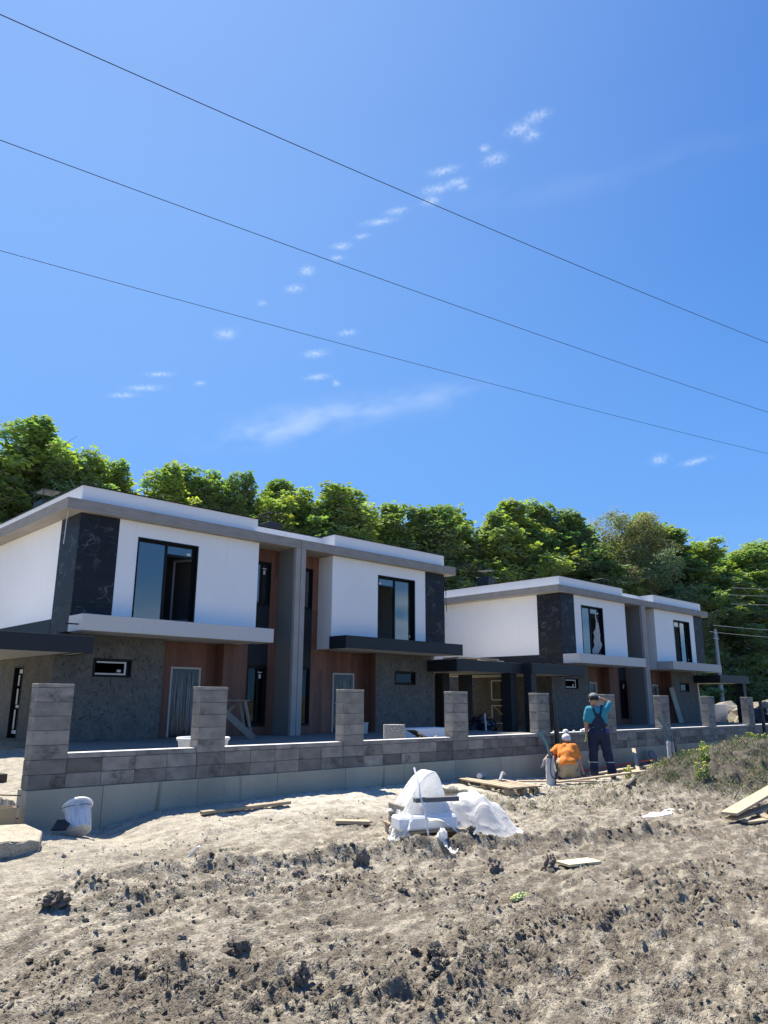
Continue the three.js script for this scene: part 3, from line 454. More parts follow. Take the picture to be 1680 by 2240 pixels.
// ------------------------------------------------------------ block fence on a concrete plinth
{
  const T = thing('block_fence', [3.54, 0.53, FZ], 'low grey block fence with pillars on a concrete plinth', 'fence'), R = rng(4);
  const PR = [4.0, 6.285, 9.01, 11.752, 14.513, 17.303, 20.102, 22.941, 25.82, 28.65, 31.5, 34.35], W = 0.452, CH = 0.1735, Y0 = 0.53;
  let x = 3.548; const end = 34.4;
  while (x < end) { const x1 = Math.min(x + (x < 4 ? 0.95 : 1.37), end); part('plinth_panel', [bx(x + 0.002, x1 - 0.002, -0.25, Y0 - 0.003, FZ - 0.02 + 0.004 * R(), FZ + 0.30, 0.005, R() * 5, R() * 5)], M.plinth, T); x = x1; }
  const pickMat = () => M.block[Math.min(4, Math.floor(R() * 5))];
  const block = (x0, x1, y0, y1, Z0, Z1, parent, m) => part('block', [bx(x0, x1, y0, y1, Z0 - 0.004 * R(), Z1, 0.0055, R() * 7, R() * 7)], m ?? pickMat(), parent);
  PR.forEach((xr, i) => {
    const p = new THREE.Group(); p.name = 'pillar'; T.add(p);
    for (let c = 0; c < 7; c++) block(xr - W + 0.001, xr - 0.001, Y0 + c * CH + 0.0015, Y0 + (c + 1) * CH - 0.0015, FZ - 0.006, FZ + 0.21, p, c > 1 ? M.block[3 + Math.floor(R() * 2)] : M.block[1 + Math.floor(R() * 3)]);
    part('pillar_cap', [bx(xr - W - 0.002, xr + 0.002, Y0 + 7 * CH + 0.002, Y0 + 7 * CH + 0.048, FZ - 0.008, FZ + 0.216, 0.006, R() * 3, R())], M.capstone, p);
    if (i === PR.length - 1) return;
    const a = xr + 0.002, b = PR[i + 1] - W - 0.002, n = Math.round((b - a) / 0.46), s = (b - a) / n, w = new THREE.Group(); w.name = 'wall_section'; T.add(w);
    for (let k = 0; k < n; k++) { for (let c = 0; c < 2; c++) block(a + k * s + 0.0015, a + (k + 1) * s - 0.0015, Y0 + c * CH + 0.0015, Y0 + (c + 1) * CH - 0.0015, FZ, FZ + 0.2, w); part('cap_slab', [bx(a + k * s + 0.001, a + (k + 1) * s - 0.001, Y0 + 2 * CH + 0.002, Y0 + 2 * CH + 0.062, FZ - 0.004 + 0.006 * R(), FZ + 0.206, 0.006, R() * 4, R() * 4)], R() < 0.35 ? M.capstone : M.block[3 + Math.floor(R() * 2)], w); }
    part('pale_top_strip', [bx(a + 0.012, b - 0.012, Y0 + 2 * CH + 0.0625, Y0 + 2 * CH + 0.0675, FZ + 0.004, FZ + 0.20)], M.paleTop, w);  // thin strip, paler than the blocks, along the top of the cap slabs
  });
}
// ------------------------------------------------------------ trees: trunk, limbs and a crown of leaves
const leafMat = (r, g, b, vertexColors = false) => new THREE.MeshPhysicalMaterial({ color: rgb(r, g, b), vertexColors, roughness: 1, transmission: 0.5, thickness: 0, side: THREE.DoubleSide });
const LEAF = { fresh: leafMat(0.30, 0.40, 0.042), mid: leafMat(0.25, 0.365, 0.050), deep: leafMat(0.185, 0.295, 0.048), grey: leafMat(0.22, 0.26, 0.09) };
function crownShape(seed, kind) {                        // unit: about 10 m tall, 7 m wide, base at y = 0
  const r = rng(seed), P = [], C = [], I = [], clumps = [];
  const fine = kind === 'fine', H = 10;
  const prof = t => fine ? Math.pow(Math.sin(Math.PI * clamp(0.10 + 0.86 * t)), 0.7) * (1 - 0.42 * t) : Math.pow(Math.sin(Math.PI * clamp(0.12 + 0.85 * t)), 0.6) * (1 - 0.50 * t * t);
  const nl = fine ? 22 : 24, lobes = [];
  for (let i = 0; i < nl; i++) {
    const t = clamp((i + r()) / nl, 0, 1) ** 0.9, a = i * 2.4 + 1.2 * r(), R = 2.75 * prof(t) * (0.45 + 0.65 * r()) * (i === nl - 1 ? 0.2 : 1);
    lobes.push([Math.cos(a) * R, t * (H - 1.1) + 0.5 * r(), Math.sin(a) * R, (0.85 + 0.75 * r()) * (1 - 0.35 * t), 0.82 + 0.36 * r(), r()]);
  }
  for (const [lx, ly, lz, lr, tone, hue] of lobes) {
    const m = Math.round(10 + 6 * lr);
    for (let k = 0; k < m; k++) { const z = 2 * r() - 0.75, a = r() * 6.283, q = Math.sqrt(Math.max(0, 1 - Math.min(1, z * z))), e = lr * (0.55 + 0.6 * r()); clumps.push([lx + Math.cos(a) * q * e, ly + clamp(z, -1, 1) * e * 0.9, lz + Math.sin(a) * q * e, 0.24 + 0.30 * r(), tone * (0.86 + 0.28 * r()), clamp(hue + 0.5 * (r() - .5))]); }
    if (r() < 0.5) { const a = r() * 6.28; for (let k = 0; k < 3; k++) clumps.push([lx + Math.cos(a) * lr * (1 + .25 * k), ly + lr * (0.4 + 0.32 * k), lz + Math.sin(a) * lr * (1 + .2 * k), 0.30 - .06 * k, tone * 1.1, hue]); }
  }
  for (let i = 0; i < (fine ? 6 : 10); i++) { const a = r() * 6.283, R = r() * 1.1, y = H * (0.93 + 0.10 * r()); for (let k = 0; k < 3; k++) clumps.push([Math.cos(a) * R, y + .3 * k, Math.sin(a) * R, 0.34 - .07 * k, 0.95 + 0.3 * r(), r()]); }
  const per = fine ? 7 : 7, M4 = [], col = [], q = new THREE.Quaternion(), e = new THREE.Euler(), m = new THREE.Matrix4();
  for (const [cx, cy, cz, cr, tone, hue] of clumps) for (let k = 0; k < per; k++) {
    let x, y, z; do { x = 2 * r() - 1; y = 2 * r() - 1; z = 2 * r() - 1; } while (x * x + y * y + z * z > 1);
    e.set(0.9 * (r() - .5) + (fine ? 0.5 : 0), r() * 6.283, 0.9 * (r() - .5)); q.setFromEuler(e);
    const sc = 0.75 + 0.6 * r(); m.compose(new THREE.Vector3(cx + x * cr, cy + y * cr * (fine ? 1.3 : 0.85), cz + z * cr), q, new THREE.Vector3(sc, sc, sc)); M4.push(...m.elements);
    const c = tone * (0.72 + 0.5 * r()), y2 = 0.80 + 0.36 * hue; col.push(c * y2, c, c * (1.15 - 0.4 * hue));
  }
  return { M4: new Float32Array(M4), col: new Float32Array(col), n: col.length / 3, fine };
}
function sprayShape(seed, fine) {                                      // a twig of leaves about 0.4 m across
  const r = rng(seed), P = [], I = [];
  for (let k = 0; k < (fine ? 16 : 12); k++) {
    const a = r() * 6.283, R = 0.05 + 0.20 * Math.sqrt(r()), ox = Math.cos(a) * R, oz = Math.sin(a) * R, oy = 0.16 * (r() - .5) - (fine ? 0.25 * r() : 0.05 * R), s = (fine ? 0.12 : 0.15) * (0.7 + 0.6 * r());
    const ax = new THREE.Vector3(Math.cos(a) + 0.9 * (r() - .5), (fine ? -1.3 : -0.25) + 0.8 * (r() - .5), Math.sin(a) + 0.9 * (r() - .5)).normalize(), nn = new THREE.Vector3(1.1 * (r() - .5), 1, 1.1 * (r() - .5)), sd = nn.cross(ax).normalize(), up = ax.clone().cross(sd), b = P.length / 3, w = (fine ? 0.24 : 0.5) * s, o = 0.12 * s;
    P.push(ox, oy, oz, ox + ax.x * s * .45 + sd.x * w + up.x * o, oy + ax.y * s * .45 + sd.y * w + up.y * o, oz + ax.z * s * .45 + sd.z * w + up.z * o, ox + ax.x * s, oy + ax.y * s, oz + ax.z * s, ox + ax.x * s * .45 - sd.x * w + up.x * o, oy + ax.y * s * .45 - sd.y * w + up.y * o, oz + ax.z * s * .45 - sd.z * w + up.z * o);
    I.push(b, b + 1, b + 2, b, b + 2, b + 3);
  }
  const g = new THREE.BufferGeometry(); g.setAttribute('position', new THREE.Float32BufferAttribute(P, 3)); g.setIndex(I); g.computeVertexNormals(); return g;
}
const SPRAY = sprayShape(21, false), SPRAYF = sprayShape(22, true);
function crownMesh(c, mat, parent) { const im = new THREE.InstancedMesh(c.fine ? SPRAYF : SPRAY, mat, c.n); im.instanceMatrix.array.set(c.M4); im.instanceColor = new THREE.InstancedBufferAttribute(c.col, 3); im.name = 'crown'; im.userData.kind = 'stuff'; im.castShadow = im.receiveShadow = true; parent.add(im); return im; }
function trunkShape(seed) {
  const r = rng(seed), L = [], limb = (p, q, a, b) => { const A = new THREE.Vector3(...p), B = new THREE.Vector3(...q), g = new THREE.CylinderGeometry(b, a, A.distanceTo(B), 7, 1); g.applyQuaternion(new THREE.Quaternion().setFromUnitVectors(new THREE.Vector3(0, 1, 0), B.clone().sub(A).normalize())); g.translate((A.x + B.x) / 2, (A.y + B.y) / 2, (A.z + B.z) / 2); L.push(g.toNonIndexed()); };
  let p = [0, -5, 0], w = 0.26; for (let i = 0; i < 6; i++) { const q = [p[0] + 0.35 * (r() - .5), p[1] + 2.2, p[2] + 0.35 * (r() - .5)]; limb(p, q, w, w * 0.8); if (i > 1) for (let k = 0; k < 3; k++) { const a = r() * 6.28, l = 1.2 + 1.6 * r(), e = [q[0] + Math.cos(a) * l, q[1] + 0.6 + 0.9 * r(), q[2] + Math.sin(a) * l]; limb(q, e, w * 0.45, w * 0.2); limb(e, [e[0] + Math.cos(a + .5) * .9, e[1] + .7, e[2] + Math.sin(a + .5) * .9], w * 0.2, w * 0.07); } p = q; w *= 0.8; }
  return mergeGeometries(L);
}
const CROWN = [1, 2, 3, 4, 5].map(s => crownShape(s * 13 + 1)), CROWNF = crownShape(99, 'fine'), TRUNK = [3, 4, 5].map(trunkShape);
const ORD = ['first', 'second', 'third', 'fourth', 'fifth', 'sixth', 'seventh', 'eighth', 'ninth', 'tenth', 'eleventh', 'twelfth', 'thirteenth', 'fourteenth', 'fifteenth', 'sixteenth', 'seventeenth', 'eighteenth', 'nineteenth', 'twentieth', 'twenty-first', 'twenty-second', 'twenty-third', 'twenty-fourth', 'twenty-fifth', 'twenty-sixth', 'twenty-seventh', 'twenty-eighth', 'twenty-ninth', 'thirtieth', 'thirty-first', 'thirty-second', 'thirty-third', 'thirty-fourth'];
function tree(X, Z, top, w, h, crown, mat, seed, label, group, name = 'broadleaf_tree') {   // crown of height h hanging from the top, total width w
  const t = thing(name, [X, 0.3, Z], label, 'tree', group), r = rng(seed), turn = r() * 6.28;
  const sy = h / 11.3, sx = w / 6.6, c = crownMesh(crown, mat, t); c.scale.set(sx, sy, sx); c.position.y = top - 0.3 - h; c.rotation.y = turn;
  const tr = part('trunk', TRUNK[seed % 3], M.bark, t, false); const k = (top - 0.3 - h * 0.25) / 13.2; tr.scale.set(1.1, k, 1.1); tr.position.y = 5 * k; tr.rotation.y = turn;
  return t;
}
{
  const T = [[11.0, 45.3, 15.8, 7], [14.3, 46.3, 18.5, 6.4], [16.4, 43.8, 16.7, 5.6], [19.0, 44.7, 16.4, 4.6], [21.2, 42.3, 16.2, 5], [24.0, 43.4, 17.2, 5], [26.6, 42.2, 16.8, 4.4], [29.3, 41.4, 15.7, 5.2], [31.2, 42.9, 16.9, 5], [33.6, 40.2, 17.0, 6.2], [36.6, 41.2, 16.4, 5.4], [39.6, 40.9, 16.9, 5.6], [42.4, 39.2, 16.9, 6], [45.6, 40.2, 17.0, 6.2], [48.4, 37.8, 17.2, 6.4], [52.2, 38.2, 18.8, 6.4], [55.4, 38.6, 19.5, 6.6], [57.4, 36.0, 18.6, 7], [60.6, 37.2, 17.6, 6], [63.6, 34.3, 19.6, 8.5], [68.6, 35.4, 20.2, 7], [72.4, 34.2, 19.0, 7.4], [75.5, 32.8, 18.2, 7], [79.2, 33.4, 16.6, 6.4], [81.4, 31.2, 17.9, 8], [86.6, 31.0, 19.2, 8.5], [92.6, 30.0, 20.6, 9], [99, 29.5, 20.6, 9]];
  const K = ['fresh', 'mid', 'mid', 'fresh', 'fresh', 'mid', 'deep', 'fresh', 'fresh', 'mid', 'fresh', 'mid', 'deep', 'mid', 'mid', 'fresh', 'mid', 'deep', 'fresh', 'grey', 'mid', 'mid', 'fresh', 'mid', 'mid', 'mid', 'mid', 'deep'];
  const word = { fresh: 'bright yellow-green', mid: 'mid green', deep: 'dark green', grey: 'tall grey-green feathery' };
  T.forEach(([X, Z, top, w], i) => tree(X, Z, top, w * 1.75, 12.5 + (i % 3) * 1.2, K[i] === 'grey' ? CROWNF : CROWN[(i * 3 + (i >> 2)) % 5], LEAF[K[i]], 40 + i, `${word[K[i]]} tree, ${ORD[i]} from the left on the skyline of the wood`, 'trees on the skyline'));
  // lower, nearer trees and bushes at the edge of the wood, and those filling it behind
  const low = [[10, 40, 10.5, 7], [15.5, 39.5, 10, 7], [21, 38.6, 10.5, 7], [26.5, 37.8, 10, 7], [31.5, 37.0, 10.2, 7], [36.5, 36.8, 11.0, 6.5], [41.5, 36.2, 10.8, 6.5], [46.2, 35.4, 10.5, 6.5], [50.6, 34.6, 12.4, 6.5], [54.2, 33.6, 10.0, 5.6], [58.6, 33.2, 11.2, 6.6], [63.0, 31.4, 10.2, 6.6], [67.5, 31.4, 12.4, 7], [72, 30.4, 12.0, 7], [76.5, 30.2, 11.8, 7.5], [80.0, 28.6, 12.0, 7.5], [85.4, 28.0, 13.0, 8], [91.5, 27.0, 13.5, 9]];
  low.forEach(([X, Z, top, w], i) => tree(X, Z, top, w * 1.35, top - 0.6, i === 8 || i === 12 ? CROWNF : CROWN[(i * 2 + 1) % 5], LEAF[i === 8 ? 'fresh' : i === 12 ? 'grey' : i > 12 ? 'deep' : ['mid', 'deep', 'fresh'][i % 3]], 90 + i, `lower tree of the edge of the wood, ${ORD[i]} from the left behind the roofs`, 'lower trees at the edge of the wood', 'edge_tree'));
  const back = []; for (let i = 0; i < 30; i++) back.push([5 + i * 3.7 + (i % 3), 52.5 - i * 0.6 - (i % 2) * 3, 16.2 + 0.09 * i + (i % 4) * 0.4, 9]);
  back.forEach(([X, Z, top, w], i) => tree(X, Z, top, w * 1.5, 15, CROWN[(i * 4 + 2) % 5], LEAF[i % 3 ? 'deep' : 'mid'], 140 + i, `dark tree deeper in the wood, ${ORD[i]} from the left in the back row`, 'dark trees deeper in the wood', 'wood_tree'));
}

// ------------------------------------------------------------ overhead wires and the pole
function sagWire(name, a, b, sag, r, mat, label, group) {
  const t = thing(name, a, label, 'wire', group), pts = []; for (let i = 0; i <= 12; i++) { const k = i / 12; pts.push([mix(a[0], b[0], k), mix(a[1], b[1], k) - 4 * sag * k * (1 - k), mix(a[2], b[2], k)]); }
  part('strand', [tube(pts, r, 60, 6)], mat, t); return t;
}
{
  const W = [[[0.19, .88, .93], [1.0, .45, .32], 9.0, 18.4, 'top', .31], [[.22, .72, .96], [1.01, .37, .33], 11.0, 22.2, 'middle', .05], [[.24, .58, .99], [1.02, .32, .34], 13.8, 26.0, 'lowest', 0]];
  for (const [l, r, t0, t1, n, lift] of W) { const A = l.map(v => v * t0), B = r.map(v => v * t1), D = B.map((v, i) => v - A[i]); const e = k => [A[0] + D[0] * k, A[1] + D[1] * k + EYE + 0.1 + (0.1 + lift) * k, A[2] + D[2] * k]; sagWire('power_line', e(-0.4), e(1.4), 0.30, 0.0062, M.wire, `dark overhead wire crossing the sky, ${n} of the three`, 'overhead wires in the sky'); }
  const t = thing('utility_pole', [64.2, 0.3, 27.2], 'pale concrete utility pole with insulators behind the farther house', 'utility pole');
  const g = new THREE.CylinderGeometry(0.13, 0.21, 7.3, 10); g.translate(64.2, 3.95, -27.2); part('shaft', [g], M.pole, t);
  part('crossarm', [beam([63.75, 6.85, 27.2], [64.65, 6.85, 27.2], 0.1, 0.12), beam([63.9, 7.25, 27.2], [64.5, 7.25, 27.2], 0.1, 0.1)], M.pole, t);
  for (const [x, y] of [[63.8, 7.0], [64.6, 7.0], [64.2, 7.65]]) { const c = new THREE.CylinderGeometry(0.06, 0.08, 0.22, 8); c.translate(x, y, -27.2); part('insulator', [c], M.greyStone, t); }
  const Y = [[51.5, 9.1, 20.5, 75, 11.6, 18], [52, 8.7, 20.8, 75, 11.0, 18], [52.5, 8.15, 21, 75, 10.3, 18], [50.5, 6.6, 21.5, 75, 7.6, 18], [50.5, 6.2, 21.8, 75, 6.9, 18]];
  Y.forEach((v, i) => sagWire('service_wire', v.slice(0, 3), v.slice(3), 0.25, 0.016, M.paleWire, `pale wire against the dark trees at the right, ${ORD[i]} from the top`, 'pale wires against the dark trees'));
}

// ------------------------------------------------------------ loose earth: clods nobody could count, and the larger ones
{
  const r = rng(12), V = []; for (let s = 0; s < 6; s++) { const g = new THREE.IcosahedronGeometry(1, 5); const p = g.attributes.position; for (let i = 0; i < p.count; i++) { const x = p.getX(i), y = p.getY(i), z = p.getZ(i), k = 0.72 + 0.42 * noise(x * 1.4 + s * 7, y * 1.4 + z * 1.9) + 0.26 * noise(x * 3.6 + z * 2, y * 3.6 + s * 3) + 0.14 * noise(x * 9 + y * 5, z * 9 + s); p.setXYZ(i, x * k * 1.15, y * k * 0.72, z * k); } g.computeVertexNormals(); V.push(metreUV(g)); }
  const col = [0, 0, 0], m = new THREE.Matrix4(), q = new THREE.Quaternion(), e = new THREE.Euler();
  const put = (n, count, pick, sizeOf, name, label) => V.slice(0, n).forEach((g, vi) => {
    const im = new THREE.InstancedMesh(g, M.clod, count); let k = 0;
    for (let tries = 0; tries < count * 60 && k < count; tries++) { const s = pick(); if (!s) continue; const [X, Z] = s, z = sizeOf(X, Z); e.set((r() - .5) * 1.2, r() * 6.28, (r() - .5) * 1.2); q.setFromEuler(e); m.compose(new THREE.Vector3(X, gy(X, Z) + z * 0.25, -Z), q, new THREE.Vector3(z, z * (0.55 + 0.4 * r()), z * (0.7 + 0.5 * r()))); im.setMatrixAt(k, m); soilColour(X, Z, col); const d = 1.25 + 0.8 * r(); im.setColorAt(k, new THREE.Color().setRGB(col[0] * d, col[1] * d, col[2] * d)); k++; }
    im.count = k; im.name = numbered(name); im.userData.kind = 'stuff'; tag(im, label, 'earth'); im.castShadow = im.receiveShadow = true; scene.add(im);
  });
  const spot = () => { const a = (15 + 59 * r()) * Math.PI / 180, d = 3.4 * (15.5 / 3.4) ** r(), X = d * Math.sin(a), Z = d * Math.cos(a); if (Z > 9.85 || r() > 0.15 + 0.8 * rough(X, Z)) return null; return [X, Z]; };
  put(6, 2600, spot, (X, Z) => (0.004 + 0.017 * r() ** 4) * (0.75 + 0.05 * Math.hypot(X, Z)) * (0.6 + 0.7 * rough(X, Z)), 'earth_crumbs', 'small crumbs of dry earth strewn over the churned ground');
  put(4, 20, spot, (X, Z) => (0.028 + 0.045 * r() ** 2) * (0.5 + 0.7 * rough(X, Z)), 'earth_clods', 'fist-sized clods of dark earth lying on the churned ground');
  const big = [[3.05, 4.55, .10, 'dark lumpy clod lying on the pale patch left of centre'], [2.95, 3.75, .085, 'dark upright clod below the centre of the left half'], [3.75, 3.15, .06, 'dark clod at the bottom edge left of centre'], [6.5, 4.55, .10, 'large clod in the heap beside the pale board'], [6.15, 4.9, .12, 'large dark clod left of the pale board'], [5.2, 5.75, .11, 'large clod in the ridge in front of the plastic sheet'], [4.6, 5.9, .10, 'large clod at the left part of the dug ridge'], [6.9, 2.6, .09, 'clod near the right edge of the bottom foreground'], [1.9, 5.95, .13, 'big lump on the rim of the hollow at the left'], [2.5, 6.15, .12, 'big lump above the hollow at the left']];
  big.forEach(([X, Z, s, l], i) => { const t = new THREE.Mesh(V[i % 6], new THREE.MeshStandardMaterial({ map: soilTex, bumpMap: soilBump, bumpScale: 0.01, color: rgb(0.32, 0.265, 0.21), roughness: 0.97 })); t.name = numbered('earth_clod'); t.position.set(X, gy(X, Z) + s * 0.3, -Z); t.rotation.set(i, i * 2.3, i * 0.7); t.scale.set(s, s * 0.9, s); t.castShadow = t.receiveShadow = true; tag(t, l, 'clod'); scene.add(t); });
}

// ------------------------------------------------------------ weeds on the mound
{
  const r = rng(8), P = [], C = [], I = [];
  const blade = (X, Y, Z, h, w, lean, col) => { const a = r() * 6.28, dx = Math.cos(a), dz = Math.sin(a), b = P.length / 3; P.push(X - dz * w, Y, Z + dx * w, X + dz * w, Y, Z - dx * w, X + dx * lean * h * .4 + dz * w * .7, Y + h * .6, Z + dz * lean * h * .4 - dx * w * .7, X + dx * lean * h, Y + h, Z + dz * lean * h); for (let k = 0; k < 4; k++) C.push(...col); I.push(b, b + 1, b + 2, b, b + 2, b + 3); };
  for (let q = 0; q < 7000; q++) { const X = 11.2 + 18 * r(), Z = 4.6 + 5.0 * r(), d = fbm(X * 0.9 + 4, Z * 0.9, 3) + 0.25 * sstep(6.5, 8.5, Z); if (d < -0.2 || r() > 6 * moundAt(X, Z) - 0.15) continue; const Y = gy(X, Z), n = 8 + Math.floor(r() * 16), tall = r() < 0.05; const green = r() < 0.4 + 0.5 * noise(X * 1.3, Z * 1.7); for (let k = 0; k < n; k++) { const x = X + 0.3 * (r() - .5), z = Z + 0.3 * (r() - .5); blade(x, Y - 0.01, -z, (tall ? 0.14 : 0.042) * (0.5 + r()), (tall ? 0.003 : 0.006) * (0.6 + r()), 0.3 + 0.9 * r(), green ? [0.13 + 0.06 * r(), 0.17 + 0.06 * r(), 0.05] : [0.15, 0.16, 0.085]); } }
  for (let q = 0; q < 260; q++) { const X = 9.5 + 6 * r(), Z = 6.5 + 1.8 * r(), Y = gy(X, Z); for (let k = 0; k < 6; k++) blade(X + .12 * (r() - .5), Y - 0.005, -(Z + .12 * (r() - .5)), 0.05 * (.5 + r()), 0.005, 1.0, [0.22, 0.22, 0.10]); }
  const mk = (name, label) => { const g = new THREE.BufferGeometry(); g.setAttribute('position', new THREE.Float32BufferAttribute(P, 3)); g.setAttribute('color', new THREE.Float32BufferAttribute(C, 3)); g.setIndex(I); g.computeVertexNormals(); const o = new THREE.Mesh(g, new THREE.MeshPhysicalMaterial({ vertexColors: true, roughness: 0.8, transmission: 0.35, side: THREE.DoubleSide })); o.name = name; o.userData.kind = 'stuff'; tag(o, label, 'grass'); o.castShadow = o.receiveShadow = true; scene.add(o); };
  mk('weeds_and_grass', 'tufts of weeds and dry grass growing over the earth mound at the right');
  // taller flowering weeds, one by one
  const spots = [[16.6, 8.6], [17.4, 8.3], [18.3, 8.5], [15.5, 8.2], [14.4, 8.0], [19.6, 7.9], [20.4, 7.7], [18.9, 7.4], [13.6, 6.2], [14.6, 6.6], [16.0, 7.2], [17.2, 6.3]];
  const where = ['on the far slope of the mound behind the wrapped stake', 'on the mound crest left of the black pipe', 'on the mound crest right below the black pipe', 'near the foot of the second wrapped stake', 'at the left end of the mound', 'on the mound crest near the right edge', 'highest at the right edge of the mound', 'just below the crest at the right', 'low on the front of the mound at its left end', 'in the middle of the front slope at the left', 'in the middle of the mound with pale flowers', 'low on the front slope towards the right edge'];
  spots.forEach(([X, Z], i) => {
    P.length = C.length = I.length = 0; const Y = gy(X, Z), t = thing('flowering_weed', [X, Y, Z], `yellow-flowered weed ${where[i]}`, 'plant', 'yellow flowering weeds on the mound'); const F = [];
    for (let s = 0; s < 9; s++) { const sx = X + 0.26 * (r() - .5), sz = -Z + 0.26 * (r() - .5), h = 0.10 + 0.17 * r(); for (let k = 0; k < 3; k++) blade(sx, Y - .02, sz, h * (0.9 + .2 * r()), 0.006, 0.15, [0.12, 0.18, 0.04]); for (let k = 0; k < 12; k++) blade(sx + .05 * (r() - .5), Y + h * r() * 0.9, sz + .05 * (r() - .5), 0.055 * (.5 + r()), 0.013, 0.9, [0.13 + .05 * r(), 0.22 + .06 * r(), 0.04]); for (let k = 0; k < 3; k++) { const f = new THREE.IcosahedronGeometry(0.012 + 0.008 * r(), 0); f.translate(sx + .05 * (r() - .5), Y + h + 0.02 * r(), sz + .05 * (r() - .5)); F.push(f); } }
    const g = new THREE.BufferGeometry(); g.setAttribute('position', new THREE.Float32BufferAttribute(P, 3)); g.setAttribute('color', new THREE.Float32BufferAttribute(C, 3)); g.setIndex(I.slice()); g.computeVertexNormals();
    part('foliage', [g], leafMat(1, 1, 1, true), t); part('flowers', F, std({ color: rgb(0.62, 0.56, 0.12) }), t).userData.kind = 'stuff';
  });
}
// ------------------------------------------------------------ people: one continuous body, clothes over it
function blend(a, b, k) { const h = clamp(0.5 + 0.5 * (b - a) / k); return mix(b, a, h) - k * h * (1 - h); }
function capsules(list, k) {                                       // [ax, ay, az, ra, bx, by, bz, rb]
  return (x, y, z) => { let d = 9; for (const c of list) { const bx = c[4] - c[0], by = c[5] - c[1], bz = c[6] - c[2], px = x - c[0], py = y - c[1], pz = z - c[2], t = clamp((px * bx + py * by + pz * bz) / (bx * bx + by * by + bz * bz + 1e-9)); const e = Math.hypot(px - t * bx, py - t * by, (pz - t * bz) * (c[8] ?? 1)) - mix(c[3], c[7], t); d = d > 8 ? e : blend(d, e, k); } return d; };
}
function netMesh(f, lo, hi, h) {                                    // surface nets
  const n = [0, 1, 2].map(i => Math.ceil((hi[i] - lo[i]) / h) + 1), [nx, ny, nz] = n, F = new Float32Array(nx * ny * nz), id = new Int32Array(nx * ny * nz).fill(-1), P = [], I = [];
  const K = (i, j, k) => (k * ny + j) * nx + i;
  for (let k = 0; k < nz; k++) for (let j = 0; j < ny; j++) for (let i = 0; i < nx; i++) F[K(i, j, k)] = f(lo[0] + i * h, lo[1] + j * h, lo[2] + k * h);
  for (let k = 0; k < nz - 1; k++) for (let j = 0; j < ny - 1; j++) for (let i = 0; i < nx - 1; i++) {
    let s = 0, X = 0, Y = 0, Z = 0; const v = []; for (let c = 0; c < 8; c++) v.push(F[K(i + (c & 1), j + (c >> 1 & 1), k + (c >> 2))]);
    for (let a = 0; a < 8; a++) for (const b of [1, 2, 4]) if (!(a & b)) { const p = v[a], q = v[a | b]; if (p < 0 !== q < 0) { const t = p / (p - q); s++; X += (a & 1) + (b === 1 ? t : 0); Y += (a >> 1 & 1) + (b === 2 ? t : 0); Z += (a >> 2) + (b === 4 ? t : 0); } }
    if (s) { id[K(i, j, k)] = P.length / 3; P.push(lo[0] + (i + X / s) * h, lo[1] + (j + Y / s) * h, lo[2] + (k + Z / s) * h); }
  }
  const quad = (a, b, c, d, flip) => { if (a < 0 || b < 0 || c < 0 || d < 0) return; flip ? I.push(a, c, b, a, d, c) : I.push(a, b, c, a, c, d); };
  for (let k = 1; k < nz - 1; k++) for (let j = 1; j < ny - 1; j++) for (let i = 1; i < nx - 1; i++) { const p = F[K(i, j, k)] < 0;
    if (p !== F[K(i + 1, j, k)] < 0) quad(id[K(i, j - 1, k - 1)], id[K(i, j, k - 1)], id[K(i, j, k)], id[K(i, j - 1, k)], !p);
    if (p !== F[K(i, j + 1, k)] < 0) quad(id[K(i - 1, j, k - 1)], id[K(i - 1, j, k)], id[K(i, j, k)], id[K(i, j, k - 1)], !p);
    if (p !== F[K(i, j, k + 1)] < 0) quad(id[K(i - 1, j - 1, k)], id[K(i, j - 1, k)], id[K(i, j, k)], id[K(i - 1, j, k)], !p); }
  const g = new THREE.BufferGeometry(); g.setAttribute('position', new THREE.Float32BufferAttribute(P, 3)); g.setIndex(I); g.computeVertexNormals(); return g;
}
const inflate = (f, r) => (x, y, z) => f(x, y, z) - r;
const creased = (f, a, s) => (x, y, z) => f(x, y, z) - a * noise(x * s + z * s * 0.6, y * s * 1.3 + z * s * 0.4);
function hand(w, dir, palmN, curl, s = 1) {                        // five separate bent fingers
  const d = new THREE.Vector3(...dir).normalize(), n = new THREE.Vector3(...palmN).normalize(), sd = d.clone().cross(n).normalize(), W = new THREE.Vector3(...w), L = [];
  const pt = (f, a, b) => W.clone().addScaledVector(d, f * s).addScaledVector(sd, a * s).addScaledVector(n, b * s);
  const cap = (a, b, ra, rb) => L.push([a.x, a.y, a.z, ra * s, b.x, b.y, b.z, rb * s]);
  for (let i = 0; i < 4; i++) { const a = (i - 1.5) * 0.021, len = [0.070, 0.080, 0.074, 0.058][i], k0 = pt(0.085, a, 0), c = curl; cap(pt(0.01, a * .6, 0), k0, 0.015, 0.012); const k1 = pt(0.085 + len * .45 * Math.cos(c), a * 1.1, -len * .45 * Math.sin(c)), k2 = pt(0.085 + len * .45 * Math.cos(c) + len * .55 * Math.cos(2 * c), a * 1.15, -len * .45 * Math.sin(c) - len * .55 * Math.sin(2 * c)); cap(k0, k1, 0.0105, 0.0095); cap(k1, k2, 0.0095, 0.008); }
  cap(pt(0.03, -0.03, 0), pt(0.06, -0.055, -0.012), 0.013, 0.011); cap(pt(0.06, -0.055, -0.012), pt(0.092, -0.058, -0.03), 0.0105, 0.009);
  return L;
}
